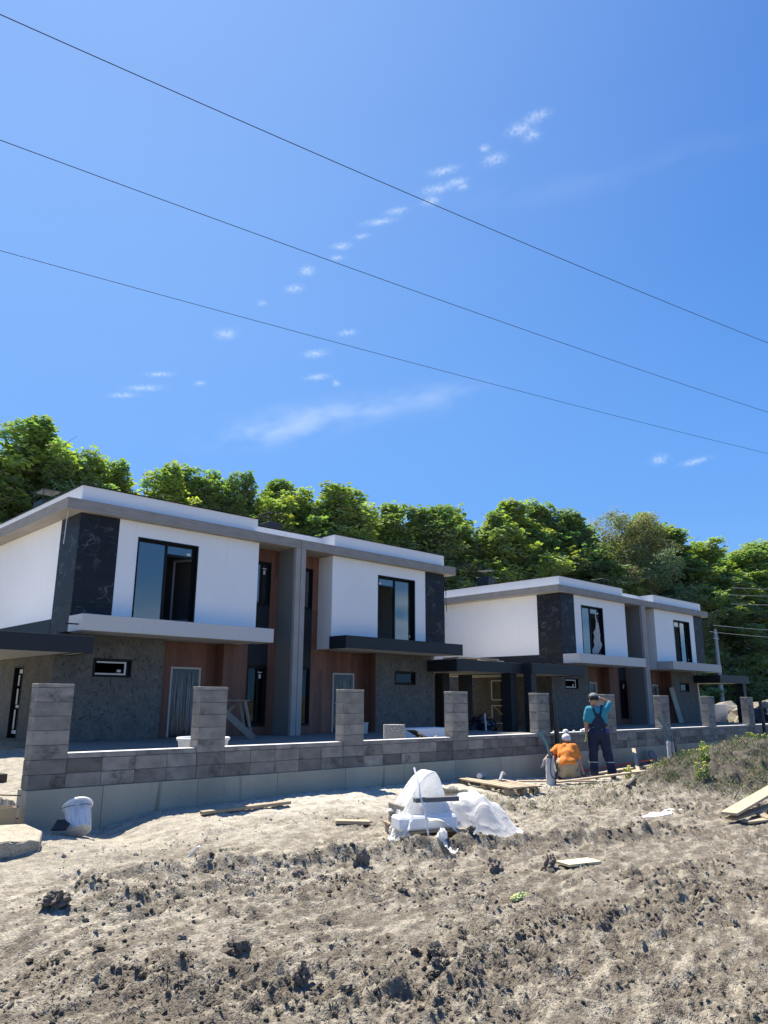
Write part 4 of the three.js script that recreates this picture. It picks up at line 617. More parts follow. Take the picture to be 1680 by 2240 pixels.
function handMesh(L, h = 0.004) { const f = capsules(L, 0.006), lo = [9, 9, 9], hi = [-9, -9, -9]; for (const c of L) for (const o of [0, 4]) for (let i = 0; i < 3; i++) { lo[i] = Math.min(lo[i], c[o + i] - 0.03); hi[i] = Math.max(hi[i], c[o + i] + 0.03); } return netMesh(f, lo, hi, h); }
function headCaps(x, y, z, fx, fz) {                                // face points to (fx, fz)
  const e = (a, b, c) => [x + fx * c + fz * a, y + b, z + fz * c - fx * a];
  const C = (p, r, q, s) => [...p, r, ...q, s];
  return [C(e(0, .03, -.02), .094, e(0, .05, .01), .092), C(e(0, -.04, .035), .066, e(0, -.085, .06), .042), C(e(0, .0, .10), .012, e(0, -.022, .118), .014), C(e(-.095, .0, -.005), .016, e(-.098, -.03, 0), .012), C(e(.095, .0, -.005), .016, e(.098, -.03, 0), .012), C(e(-.03, -.062, .092), .010, e(.03, -.062, .092), .010), C(e(-.035, .015, .083), .014, e(.035, .015, .083), .014)];
}
function person(X, Z, turn, label, k = 1) { const t = thing('person', [X, gy(X, Z) + 0.0, Z], label, 'person'); t.rotation.y = turn; t.scale.setScalar(k); return t; }
const wear = (n, g, m, t) => part(n, g, m, t, false);
{
  // standing: back to the viewer, right hand up at the cap
  const t = person(14.92, 9.02, -52 * Math.PI / 180, 'man standing in turquoise shirt and navy bib overalls, one hand on his cap');
  const legs = [[-.10, .90, 0, .098, -.135, .49, -.02, .066], [-.135, .49, -.02, .064, -.145, .09, .02, .046], [.10, .90, 0, .098, .165, .49, -.02, .066], [.165, .49, -.02, .064, .235, .09, .03, .046]];
  const trunk = [[-.055, .93, 0, .125, .055, .93, 0, .125], [0, .95, 0, .135, -.005, 1.14, .0, .135], [-.07, 1.17, 0, .115, -.075, 1.34, .01, .112], [.07, 1.17, 0, .115, .075, 1.34, .01, .112], [-.15, 1.405, .01, .072, .14, 1.41, .01, .072]];
  const armL = [[-.185, 1.395, .01, .062, -.245, 1.14, .03, .047], [-.245, 1.14, .03, .045, -.250, .91, -.02, .031]], armR = [[.165, 1.405, .01, .062, .275, 1.555, -.10, .047], [.275, 1.555, -.10, .045, .075, 1.655, -.07, .031]];
  const neck = [[-.02, 1.42, 0, .062, -.045, 1.53, -.01, .056]], head = headCaps(-.055, 1.605, -.015, -.25, -.97);
  wear('body', [netMesh(capsules([...trunk, ...legs, ...armL, ...armR, ...neck, ...head], 0.025), [-.36, .03, -.26], [.36, 1.80, .26], 0.011)], M.skin, t);
  const shirtF = capsules([...trunk, [-.185, 1.395, .01, .066, -.235, 1.20, .025, .060], [.165, 1.405, .01, .066, .245, 1.515, -.075, .060], [-.02, 1.40, 0, .07, -.03, 1.455, 0, .062]], 0.03);
  wear('shirt', [netMesh(creased((x, y, z) => Math.max(shirtF(x, y, z) - 0.016, 1.0 - y, y - 1.485 - 0.1 * Math.max(0, Math.abs(x) - .1) * 9), 0.008, 9), [-.38, .95, -.24], [.38, 1.62, .24], 0.011)], M.teal, t);
  const lower = capsules([[-.055, .93, 0, .135, .055, .93, 0, .135], [0, .95, 0, .142, -.005, 1.12, 0, .140], [-.10, .90, 0, .112, -.135, .49, -.02, .086], [-.135, .49, -.02, .086, -.145, .12, .02, .082], [.10, .90, 0, .112, .165, .49, -.02, .086], [.165, .49, -.02, .086, .235, .12, .03, .082]], 0.025), bibF = capsules(trunk, 0.03);
  const bib = (x, y) => { const w = y < 1.12 ? 0.2 : mix(0.155, 0.058, sstep(1.10, 1.30, y)), body = Math.max(Math.abs(x) - w, y - 1.325 - 0.06 * (Math.abs(x) / .06) ** 2); const strap = Math.max(Math.abs(Math.abs(x + .01) - mix(0.045, 0.10, clamp((y - 1.30) / 0.18))) - 0.021, 1.28 - y, y - 1.54); return Math.min(body, strap); };
  wear('overalls', [netMesh(creased((x, y, z) => Math.max(Math.min(Math.max(lower(x, y, z) - 0.012, y - 1.16), Math.max(bibF(x, y, z) - 0.031, bib(x, y), 1.05 - y)), 0.085 - y), 0.010, 8), [-.34, .06, -.28], [.40, 1.58, .28], 0.011)], M.navy, t);
  for (const [x, z] of [[-.139, .0], [.195, .0]]) { const g = new THREE.CylinderGeometry(.101, .101, .014, 20, 1, true); g.scale(1, 1, 1); g.translate(x, .345, z); wear('reflective_band', [g], M.capWhite, t); }
  for (const [x, z] of [[-.15, -.05], [.245, -.05]]) wear('boot', [netMesh(capsules([[x, .055, z + .10, .052, x * 1.05, .045, z - .11, .046], [x, .12, z + .085, .056, x, .06, z + .085, .055]], .03), [x - .12, -.02, z - .24], [x + .12, .22, z + .22], .011)], std({ color: rgb(.16, .11, .075), roughness: .8 }), t);
  const capF = capsules([[-.055 + .005, 1.655, .0, .105, -.06, 1.665, -.02, .102]], .02);
  wear('cap', [netMesh((x, y, z) => Math.max(capF(x, y, z), 1.575 + 0.25 * (z * -1) * 0.2 - y), [-.2, 1.55, -.16], [.1, 1.80, .14], .009)], M.dark, t);
  wear('cap_panel', [netMesh((x, y, z) => Math.max(capF(x, y, z) - .004, 1.69 - y), [-.2, 1.66, -.16], [.1, 1.80, .14], .009)], std({ color: rgb(.16, .17, .16), roughness: .85 }), t);
  wear('glove', [handMesh(hand([.075, 1.665, -.06], [-.93, .28, .12], [.1, .8, .5], .28, 1.12))], M.glove, t);
  wear('glove', [handMesh(hand([-.25, .91, -.02], [-.03, -1, -.08], [1, 0, .3], .35, 1.12))], M.limeGlove, t);
  const pk = chamfer(.075, .085, .03, .006); pk.translate(.17, .985, .13); wear('pouch', [pk], std({ color: rgb(.05, .05, .22), roughness: .8 }), t);
}
{
  // crouching: bent over, back to the viewer
  const t = person(13.93, 9.18, -54 * Math.PI / 180, 'man crouching low in orange shirt and white cap, one gloved arm held out', 0.92);
  const legs = [[-.11, .36, .12, .105, -.24, .47, -.24, .07], [-.24, .47, -.24, .068, -.19, .09, .02, .045], [.11, .36, .12, .105, .22, .46, -.26, .07], [.22, .46, -.26, .068, .19, .09, .02, .045]];
  const trunk = [[-.06, .35, .13, .13, .06, .35, .13, .13], [0, .37, .11, .135, 0, .52, .0, .135], [-.07, .52, -.02, .12, -.075, .645, -.13, .112], [.07, .52, -.02, .12, .075, .645, -.13, .112], [-.15, .675, -.17, .072, .15, .675, -.17, .072]];
  const armL = [[-.18, .67, -.17, .06, -.36, .53, -.08, .047], [-.36, .53, -.08, .045, -.50, .40, .02, .032]], armR = [[.18, .665, -.17, .06, .25, .40, -.10, .047], [.25, .40, -.10, .045, .34, .13, -.06, .032]];
  const neck = [[0, .69, -.19, .058, .01, .765, -.24, .052]], head = headCaps(.01, .825, -.27, .1, -.95);
  wear('body', [netMesh(capsules([...trunk, ...legs, ...armL, ...armR, ...neck, ...head], .025), [-.58, .02, -.46], [.46, .98, .32], .011)], M.skin, t);
  const sf = capsules([...trunk, [-.18, .67, -.17, .062, -.30, .575, -.10, .048], [.18, .665, -.17, .066, .228, .485, -.125, .062]], .03);
  wear('shirt', [netMesh(creased((x, y, z) => Math.max(sf(x, y, z) - .024, .345 + .10 * x - y, y - .80), .010, 9), [-.46, .28, -.38], [.44, .90, .34], .011)], M.orange, t);
  const lf = capsules([[-.06, .34, .13, .14, .06, .34, .13, .14], [0, .36, .11, .14, 0, .46, .05, .135], [-.11, .35, .12, .12, -.24, .47, -.24, .085], [-.24, .47, -.24, .083, -.19, .12, .02, .07], [.11, .35, .12, .12, .22, .46, -.26, .085], [.22, .46, -.26, .083, .19, .12, .02, .07], [-.05, .3, .17, .11, -.09, .13, .10, .10], [.05, .3, .17, .11, .09, .13, .10, .10]], .03);
  wear('trousers', [netMesh(creased((x, y, z) => Math.max(lf(x, y, z) - .002, y - .42, .06 - y), .006, 9), [-.42, .03, -.44], [.42, .56, .36], .011)], M.beige, t);
  for (const s of [-1, 1]) wear('shoe', [netMesh(capsules([[s * .19, .05, .06, .05, s * .20, .045, -.15, .045]], .03), [s * .2 - .12, -.03, -.25], [s * .2 + .12, .14, .16], .011)], M.dark, t);
  const cf = capsules([[.012, .865, -.255, .106, .015, .875, -.275, .103]], .02);
  wear('cap', [netMesh((x, y, z) => Math.max(cf(x, y, z), .815 + .12 * (z + .26) - y), [-.13, .78, -.42], [.16, 1.0, -.11], .009)], M.capWhite, t);
  const br = new THREE.CylinderGeometry(.085, .09, .012, 16, 1); br.scale(.95, 1, 1.1); br.translate(.03, .845, -.38); wear('cap_brim', [br], M.capWhite, t);
  wear('glove', [handMesh(hand([-.50, .40, .02], [-.25, -.95, .1], [.9, -.1, .4], .5, 1.15))], M.glove, t);
  wear('glove', [handMesh(hand([.34, .13, -.06], [.5, -.8, 0], [-.6, -.4, .6], .3, 1.1))], std({ color: rgb(.22, .16, .12), roughness: .8 }), t);
}

// ------------------------------------------------------------ the wrapped pallet in the middle of the ground
const gl = (X, Z) => landBase(X, Z);
const PU = new THREE.Vector2(0.93, -0.36).normalize(), PV = new THREE.Vector2(0.40, 0.92).normalize();   // across, and back into the depth
const PO = new THREE.Vector2(6.30, 6.36);
const pp = (a, b) => [PO.x + PU.x * a + PV.x * b, PO.y + PU.y * a + PV.y * b];
{
  const g0 = gl(6.9, 6.3) + 0.01, R = rng(3), pt = (a, y, b) => { const q = pp(a, b); return [q[0], y, q[1]]; };
  const p = thing('pallet', [6.9, g0, 6.4], 'wooden pallet half hidden under the white plastic sheet', 'pallet');
  for (let k = 0; k < 7; k++) part('deck_board', [beam(pt(0.12, g0 + .135, 0.02 + k * .13), pt(1.52, g0 + .135, 0.02 + k * .13), .1, .022, .003, 0, k)], M.timber[k % 3], p);
  for (const a of [0.2, .8, 1.42]) for (const b of [0.05, .42, .78]) part('pallet_block', [beam(pt(a - .06, g0 + .07, b), pt(a + .08, g0 + .07, b), .1, .1, .004, 0, a)], M.timber[1], p);
  for (const b of [0.05, .42, .78]) part('bottom_board', [beam(pt(.1, g0 + .012, b), pt(1.54, g0 + .012, b), .1, .02, .003)], M.timber[0], p);
  const s = thing('wrapped_slab', [6.5, g0 + .15, 6.3], 'long white-wrapped slab at the left end of the pallet', 'slab');
  part('slab', [beam(pt(0.0, g0 + .225, .12), pt(0.72, g0 + .225, .12), .28, .15, .025)], M.eps, s);
  for (let k = 0; k < 3; k++) { const v = thing('paving_slab', [6.9, g0 + .15, 6.5], `pale slab stacked on the pallet under the sheet, ${ORD[k]} layer`, 'slab'); part('slab', [beam(pt(.15, g0 + .19 + k * .075, .48), pt(1.3, g0 + .19 + k * .075, .50), .46, .07, .008, 0, k)], M.block[4], v); }
  const bar = thing('stone_strip', [6.6, g0 + .4, 6.1], 'dark grey stone strip lying on top of the white sheet', 'stone strip'); part('strip', [beam(pt(.18, g0 + .475, -0.02), pt(.72, g0 + .475, -0.02), .09, .05, .004)], M.greyStone, bar);
  // sheet: one billow standing at the left, a drape to the right, a twisted tail in front
  const sh = thing('plastic_sheet', [6.9, g0 + .2, 6.3], 'crumpled white plastic sheet billowing up over the pallet', 'plastic sheet');
  const put = (g, f) => { const a = g.attributes.position; for (let i = 0; i < a.count; i++) { const q = f(a.getX(i), a.getY(i)), w = pp(0.08 + q[0] * 0.86, q[2]); a.setXYZ(i, w[0], q[1], -w[1]); } g.computeVertexNormals(); return metreUV2(g); };
  const metreUV2 = g => g;
  const A = put(new THREE.PlaneGeometry(2, 2, 60, 60), (u, v) => {           // the hood
    const s = (u + 1) / 2, h = (v + 1) / 2, top = s < .7 ? Math.pow(Math.sin(Math.PI / 2 * s / .7), .9) : 1 - .6 * ((s - .7) / .3) ** 2.2, wr = .022 * noise(s * 4, h * 3) + .010 * noise(s * 9 + h * 7, h * 4), lean = -.13 * (1 - h) + .10 * h;
    const fold = h > .5 ? (h - .5) * 2 : (.5 - h) * 2;                       // h = .5 is the ridge
    return [.02 + s * .62 + (h < .5 ? -.10 * fold * (1 - s) : 0) + .10 * (1 - fold) + wr, g0 + .28 + top * .47 * (1 - .98 * fold ** 2.8) + wr * .6, (h < .5 ? .12 - .0 * fold : .34 + .34 * fold) + .10 * (1 - fold) + wr + .10 * s];
  });
  const B = put(new THREE.PlaneGeometry(2, 2, 90, 90), (u, v) => {           // the drape
    const s = (u + 1) / 2, h = (v + 1) / 2, a = .33 + 1.35 * s, ridge = .43 + .05 * noise(s * 4, 2) - .06 * s;
    const e0 = -.10 - .34 * sstep(.3, .8, s) + .06 * noise(s * 6, 8), b = mix(e0, .95, h);
    const front = sstep(.0, .42, h), side = 1 - sstep(.80, 1, s), back = 1 - sstep(.75, 1, h);
    const low = s < .42 ? .26 - .20 * sstep(.05, .42, s) : .05 + .02 * noise(s * 5, 1);
    const cr = .055 * Math.abs(noise(s * 3.2 + h * 2.5, h * 2.2 - s * 2)) + .012 * noise(s * 7 + h * 5, h * 4) + .07 * Math.exp(-(((s - .62 - .25 * (h - .3)) / .06) ** 2)) * (1 - h);
    return [a + .04 * noise(h * 5, s * 4) + .08 * (1 - front) * (s - .5), g0 + mix(low, ridge, front) * mix(.25, 1, side) * mix(.55, 1, back) + cr * (0.4 + front), b + .03 * noise(s * 8, h * 3)];
  });
  const Cg = put(new THREE.PlaneGeometry(2, 2, 16, 60), (u, v) => {          // tail twisting over the clods
    const s = (v + 1) / 2, a = mix(.0, .42, s) + .12 * Math.sin(s * 5), b = mix(.02, -.72, s), w = .05 + .05 * Math.abs(Math.sin(s * 7)), q = pp(a, b);
    return [a + u * w, gy(q[0], q[1]) + .035 + .03 * Math.cos(u * 2 + s * 9) + .03 * noise(u * 3, s * 16) + .1 * (1 - s) ** 3, b + u * w * .6];
  });
  const D = put(new THREE.PlaneGeometry(2, 2, 24, 24), (u, v) => {           // flap at the left end reaching the ground
    const s = (u + 1) / 2, h = (v + 1) / 2; return [-.10 + .16 * h + .03 * noise(s * 5, h * 4), g0 + .01 + .32 * h + .02 * noise(s * 8, h * 8), -.10 + .5 * s + .03 * noise(h * 6, s * 3)];
  });
  const E2 = put(new THREE.PlaneGeometry(2, 2, 50, 24), (u, v) => {          // cream fold behind
    const s = (u + 1) / 2, h = (v + 1) / 2, c = .06 * Math.abs(noise(s * 6, h * 9)); return [.45 + 1.35 * s, g0 + .46 + .10 * Math.sin(s * 3.1) * (1 - h * .2) - .30 * s * s - .12 * h + c, .52 + .38 * h + .3 * s * .5 + .03 * noise(s * 9, h * 3)];
  });
  part('sheet', [A], M.sheet, sh); part('sheet_fold', [B], M.sheet, sh); part('sheet_tail', [Cg], M.sheet, sh); part('sheet_flap', [D], M.sheet, sh); part('sheet_fold', [E2], std({ color: rgb(.72, .68, .58), roughness: .6, side: THREE.DoubleSide }), sh);
  const st = thing('strap', [6.5, g0 + .2, 6.2], 'thin white strap running down over the dark stone strip', 'strap');
  part('band', [tube([pt(.27, g0 + .80, .2), pt(.25, g0 + .62, .02), pt(.24, g0 + .505, -.05), pt(.27, g0 + .40, -.09), pt(.30, g0 + .2, -.10), pt(.31, g0 + .06, -.12)], .012, 40, 5)], M.eps, st);
}
// ------------------------------------------------------------ empty pallet by the wall
{
  const t = thing('pallet', [10.9, .16, 8.8], 'empty weathered pallet lying in front of the fence', 'pallet'), y = 0.245, u = [-.56 / 1.0, -1.70], A = (a, b) => [11.03 + .42 * b - .56 * a, y, 9.62 - .10 * b - 1.66 * a];
  for (let k = 0; k < 5; k++) { const b = k * 1.32 / 4 + .02, p = A(0, b), q = A(1, b); part('deck_board', [beam(p, q, .105, .024, .003, 0, k * 2.2)], M.timber[k === 3 ? 0 : 1 + k % 2], t); }
  for (const a of [.08, .5, .92]) { const p = A(a, -.05), q = A(a, 1.4); p[1] = q[1] = y - .024; part('cross_board', [beam(p, q, .1, .02, .003)], M.timber[0], t); for (const b of [.08, .7, 1.3]) { const c = A(a - .05, b), d = A(a + .05, b); c[1] = d[1] = y - .08; part('pallet_block', [beam(c, d, .1, .09, .004, 0, b)], M.timber[0], t); } }
  const can = thing('tin', [11.2, .27, 9.2], 'small blue and white tin lying on the empty pallet', 'tin'); const c = A(.22, .45), d = A(.16, .95), q = new THREE.CylinderGeometry(.05, .05, .24, 14); q.rotateZ(Math.PI / 2); q.rotateY(.5); q.translate((c[0] + d[0]) / 2, y + .065, -(c[2] + d[2]) / 2); part('tin_body', [q], std({ color: rgb(.55, .56, .55), roughness: .4 }), can);
  const q2 = new THREE.CylinderGeometry(.0515, .0515, .10, 14); q2.rotateZ(Math.PI / 2); q2.rotateY(.5); q2.translate((c[0] + d[0]) / 2, y + .065, -(c[2] + d[2]) / 2); part('tin_label', [q2], std({ color: rgb(.05, .16, .24), roughness: .4 }), can);
  const br = thing('bracket', [11.2, .27, 8.7], 'small pale bracket standing on the empty pallet', 'bracket'), e = A(.5, .95); part('foot', [beam([e[0] - .08, y + .02, e[2]], [e[0] + .08, y + .02, e[2]], .06, .02)], M.greyTimber, br); part('arm', [beam([e[0] - .06, y + .03, e[2]], [e[0] + .02, y + .16, e[2]], .05, .03), beam([e[0] + .02, y + .16, e[2]], [e[0] + .08, y + .12, e[2]], .05, .025)], M.wrap, br);
}
// ------------------------------------------------------------ wrapped stakes with blue conduit
function stake(X, Z, top, bend, label, ph) {
  const y = gl(X, Z), t = thing('wrapped_stake', [X, y, Z], label, 'stake');
  const g = new THREE.CylinderGeometry(.075, .088, top - y, 14, 8); const p = g.attributes.position; for (let i = 0; i < p.count; i++) { const k = 1 + .08 * noise(p.getY(i) * 14, Math.atan2(p.getX(i), p.getZ(i)) * 2 + ph); p.setX(i, p.getX(i) * k); p.setZ(i, p.getZ(i) * k); } g.computeVertexNormals(); g.translate(X, (top + y) / 2 - .02, -Z); part('foam_wrap', [g], M.wrap, t);
  part('conduit', [tube([[X, top - .15, Z], [X, top + .05, Z], [X + bend[0] * .4, top + bend[1] * .5, Z], [X + bend[0], top + bend[1], Z + bend[2]]], .026, 24, 8)], M.bluePipe, t);
  part('collar', [tube([[X, top - .04, Z], [X, top + .02, Z]], .055, 4, 12)], M.bluePipe, t);
  part('cable', [tube([[X - .02, top + .1, Z - .06], [X + .09, top + .02, Z - .05], [X + .13, top - .22, Z - .05], [X + .09, y + .25, Z - .08], [X - .02, y + .03, Z - .12]], .011, 40, 6), tube([[X + .03, top + .08, Z - .07], [X - .08, top - .02, Z - .09], [X - .10, top - .3, Z - .09], [X + .05, top - .38, Z - .1], [X + .11, top - .1, Z - .09]], .010, 40, 6)], M.cable, t);
}
stake(12.50, 8.62, 0.60, [-.20, .48, .06], 'grey-wrapped stake with bent blue conduit beside the crouching man', 0);
stake(17.30, 8.62, 0.76, [-.34, .50, .06], 'grey-wrapped stake with coiled black cable at the left end of the mound', 3);
{
  const mk = (X, Z, h, label) => { const t = thing('black_pipe', [X, 0.1, Z], label, 'pipe'); part('pipe', [tube([[X - .04, h, Z + .02], [X, .9, Z], [X + .05, -.05, Z - .03]], .052, 20, 12)], M.blackPlastic, t); part('rim', [tube([[X - .042, h - .03, Z + .02], [X - .042, h + .012, Z + .02]], .06, 2, 12)], M.blackPlastic, t); };
  mk(14.55, 9.82, 1.60, 'black plastic pipe standing against the fence pillar behind the crouching man'); mk(25.7, 9.66, 1.66, 'black plastic pipe leaning on the last visible fence pillar by the mound');
  const t = thing('coil', [18.6, .15, 9.6], 'grey disc leaning at the foot of the plinth near the second stake', 'disc'); const g = new THREE.CylinderGeometry(.17, .17, .03, 24); g.rotateX(1.2); g.translate(18.55, gl(18.5, 9.7) + .16, -9.72); part('disc', [g], M.greyStone, t);
}
// ------------------------------------------------------------ planks, boards and rubble
function plank(a, b, w, h, m, label, name = 'plank', group) { const t = thing(name, [(a[0] + b[0]) / 2, a[1], (a[2] + b[2]) / 2], label, name.replace('_', ' '), group); part('board', [beam(a, b, w, h, .003, 0, a[0])], m, t); return t; }
const G = (X, Z, d = 0) => [X, gl(X, Z) + d, Z];
plank(G(12.05, 9.05, .05), G(13.3, 8.15, .06), .11, .03, M.timber[2], 'long pale plank lying in front of the crouching man');
plank(G(12.6, 8.55, .05), G(15.3, 7.65, .05), .10, .03, M.timber[1], 'long thin plank lying in front of both men');
plank(G(15.3, 9.45, .06), G(16.9, 9.25, .08), .14, .03, M.timber[2], 'pale plank lying right of the standing man along the wall');
plank(G(15.9, 8.95, .05), G(16.6, 9.0, .05), .34, .03, M.timber[2], 'wide pale board lying right of the standing man', 'board');
plank(G(16.45, 9.0, .05), G(17.4, 9.6, .42), .08, .03, M.timber[2], 'pale stick propped up on the planks right of the standing man');
plank(G(16.6, 9.3, .05), G(17.9, 9.15, .06), .09, .03, M.timber[0], 'darker plank under the propped stick');
plank(G(15.2, 9.72, .10), G(18.4, 9.62, .10), .05, .04, M.red, 'thin red bar lying along the foot of the plinth', 'red_bar');
plank(G(5.45, 9.1, .05), G(6.75, 8.98, .06), .11, .04, M.timber[0], 'old plank lying on the pale sand at the left of the wall');
plank(G(5.85, 9.2, .03), G(6.1, 9.12, .05), .12, .04, M.timber[2], 'short pale offcut beside the old plank', 'offcut');
plank(G(6.55, 7.75, .04), G(6.9, 7.5, .04), .16, .04, M.timber[1], 'short broken board on the earth left of the plastic sheet', 'offcut');
plank(G(6.62, 4.47, .035), G(7.0, 4.36, .035), .20, .025, std({ color: rgb(.62, .52, .33), roughness: .8 }), 'square yellowish board lying flat on the churned earth', 'board');
plank(G(12.12, 6.85, .06), G(14.1, 7.62, .08), .045, .04, M.dark, 'black bar lying at the left foot of the mound', 'black_bar');
{ const y = gl(10.8, 4.6);
  plank([10.72, y + .13, 4.60], [12.6, y + .36, 4.62], .22, .035, M.timber[2], 'wide pale plank on top of the stack at the right edge');
  plank([10.8, y + .06, 4.62], [12.6, y + .2, 4.4], .16, .03, M.timber[0], 'dark plank in the middle of the stack at the right edge');
  plank([10.85, y + .03, 4.45], [12.0, y + .06, 4.0], .14, .03, M.timber[1], 'lowest plank of the stack at the right edge'); plank([11.2, y + .05, 4.25], [11.4, y + .10, 4.5], .12, .03, M.timber[0], 'cross piece under the plank stack at the right edge'); }
function lump(name, X, Z, sx, sy, sz, seed, m, label, cat, dy = 0, amp = .25) { const g = new THREE.IcosahedronGeometry(1, 4), p = g.attributes.position; for (let i = 0; i < p.count; i++) { const x = p.getX(i), y = p.getY(i), z = p.getZ(i), k = 1 + amp * noise(x * 1.7 + seed, y * 1.7 + z * 2.1) + amp * .5 * noise(x * 4 + z * 3, y * 5 + seed) + amp * .25 * noise(x * 11 + y * 7, z * 11 + seed); p.setXYZ(i, x * k * sx, y * k * sy, z * k * sz); } g.computeVertexNormals(); g.translate(X, gl(X, Z) + dy, -Z); const t = thing(name, [X, gl(X, Z), Z], label, cat); part(name === 'plaster_spill' ? 'spill' : 'lump', [metreUV(g)], m, t); return t; }
lump('plaster_spill', 11.0, 5.62, .50, .035, .15, 4, M.eps, 'patch of white plaster spilled on the ground before the mound', 'spill', 0.0, .5);
lump('rag', 5.42, 4.09, .085, .03, .045, 9, std({ color: rgb(.36, .40, .15), roughness: .8 }), 'small yellow-green rag lying on the earth in the foreground', 'rag', .02, .6);
{ const t = thing('plaster_chip', G(4.3, 7.29), 'small white chip standing up in a dark patch of earth', 'chip'); part('chip', [beam(G(4.27, 7.32, .02), G(4.33, 7.24, .12), .07, .02)], M.eps, t); }
lump('sand_heap', 52.2, 19.0, 2.6, 1.35, 2.2, 2, std({ map: soilTex, color: rgb(.27, .245, .20), roughness: .97 }), 'pale earth heap behind the fence at the right edge', 'earth heap', .15, .35);
lump('sand_heap', 54.6, 23.8, 2.3, 1.15, 2.0, 6, std({ map: soilTex, color: rgb(.29, .265, .215), roughness: .97 }), 'sunlit earth heap seen under the last carport', 'earth heap', .05, .35);
lump('earth_lump', 48.8, 18.2, 1.2, .9, 1.0, 8, M.dark, 'dark covered heap beside the last fence pillar', 'heap', .1, .3);

// ------------------------------------------------------------ left end of the fence: bucket, slab, box, rods
{
  const y = gl(3.9, 9.25) + .03, t = thing('bucket', [3.9, y, 9.25], 'white plaster-smeared bucket tipped over before the plinth', 'bucket');
  const prof = [[0, 0], [.125, 0], [.128, .012], [.150, .30], [.162, .305], [.165, .33], [.158, .345], [.146, .345], [.122, .02], [0, .02]].map(p => new THREE.Vector2(...p)), g = new THREE.LatheGeometry(prof, 40);
  const q = g.attributes.uv; for (let i = 0; i < q.count; i++) q.setXY(i, q.getX(i) * 2, q.getY(i) * 1.0);
  g.rotateX(-.66); g.rotateZ(-.12); g.translate(3.9, y + .04, -9.14); part('shell', [g], M.bucket, t);
  const r = new THREE.TorusGeometry(.163, .011, 8, 40); r.rotateX(Math.PI / 2); r.translate(0, .32, 0); r.rotateX(-.66); r.rotateZ(-.12); r.translate(3.9, y + .04, -9.14); part('rim', [r], M.eps, t);
  const h = new THREE.TorusGeometry(.170, .004, 6, 30, Math.PI); h.rotateX(1.9); h.translate(0, .30, 0); h.rotateX(-.66); h.translate(3.9, y + .04, -9.14); part('handle', [h], M.cable, t);
}
{ // broken slab of hardened foam or plaster
  const s = new THREE.Shape(); s.moveTo(-.62, -.34); s.quadraticCurveTo(-.2, -.46, .30, -.30); s.lineTo(.42, -.02); s.lineTo(.36, .40); s.lineTo(-.04, .48); s.lineTo(-.22, .16); s.lineTo(-.66, -.02); s.closePath();
  const g = new THREE.ExtrudeGeometry(s, { depth: .13, bevelEnabled: true, bevelSize: .025, bevelThickness: .025, bevelSegments: 3, curveSegments: 10 }); g.rotateX(-Math.PI / 2);
  const p = g.attributes.position; for (let i = 0; i < p.count; i++) { const x = p.getX(i), y = p.getY(i), z = p.getZ(i); p.setXYZ(i, x * .85 + .02 * noise(y * 9, z * 6), y * .85 + .04 * noise(x * 5, z * 5) + .02 * noise(x * 14, z * 14) - .10 * x * x + .10 * (-z), z * .8 + .02 * noise(x * 7, y * 8)); } g.computeVertexNormals();
  g.translate(2.90, gl(3.1, 9.0) + .02, -8.62); const t = thing('broken_slab', [3.05, gl(3.1, 9), 9.0], 'big yellowish broken slab lying at the left end of the plinth', 'slab'); part('slab', [metreUV(g)], std({ map: plinthTex, color: rgb(1, 1, 1).setRGB(1, 1, 1), roughness: .9 }), t); t.children[0].material = std({ color: rgb(.44, .39, .29), roughness: .9, map: soilTex, bumpMap: soilBump, bumpScale: .01 });
  const b = thing('carton', [3.42, .2, 10.0], 'small open cardboard carton at the left end of the plinth', 'carton'); const yb = .17; part('carton_side', [beam([3.26, yb + .09, 9.95], [3.44, yb + .09, 9.9], .012, .2), beam([3.26, yb + .09, 10.12], [3.44, yb + .09, 10.08], .012, .2), beam([3.262, yb + .09, 9.96], [3.262, yb + .09, 10.11], .012, .2), beam([3.44, yb + .09, 9.91], [3.44, yb + .09, 10.07], .012, .2)], M.card, b);
  for (let i = 0; i < 4; i++) { const yy = .46 - i * .13; plank([3.56, yy, 10.12 + .03 * (i % 2)], [2.5, yy + (i === 0 ? .1 : .02), 10.25 + .05 * i], .014, .014, M.rust, `thin rusty rod sticking out of the plinth end, ${ORD[i]} from the top`, 'steel_rod'); }
  plank(G(3.62, 9.05, .08), G(3.78, 9.3, .16), .16, .02, M.dark, 'dark flake leaning beside the white bucket', 'dark_flake');
  const sh = thing('plastic_scrap', [2.9, .4, 12.6], 'crumpled pale plastic on dark rubbish at the left edge behind the fence', 'scrap'), g2 = new THREE.IcosahedronGeometry(.24, 3), q = g2.attributes.position; for (let i = 0; i < q.count; i++) { const k = 1 + .5 * noise(q.getX(i) * 9, q.getY(i) * 9 + q.getZ(i) * 7); q.setXYZ(i, q.getX(i) * k * 1.2, q.getY(i) * k * .7, q.getZ(i) * k); } g2.computeVertexNormals(); g2.translate(3.85, .62, -12.9); part('scrap', [g2], M.eps, sh); part('tray', [beam([3.4, .42, 12.8], [4.2, .42, 12.9], .4, .16)], M.blackPlastic, sh);
}
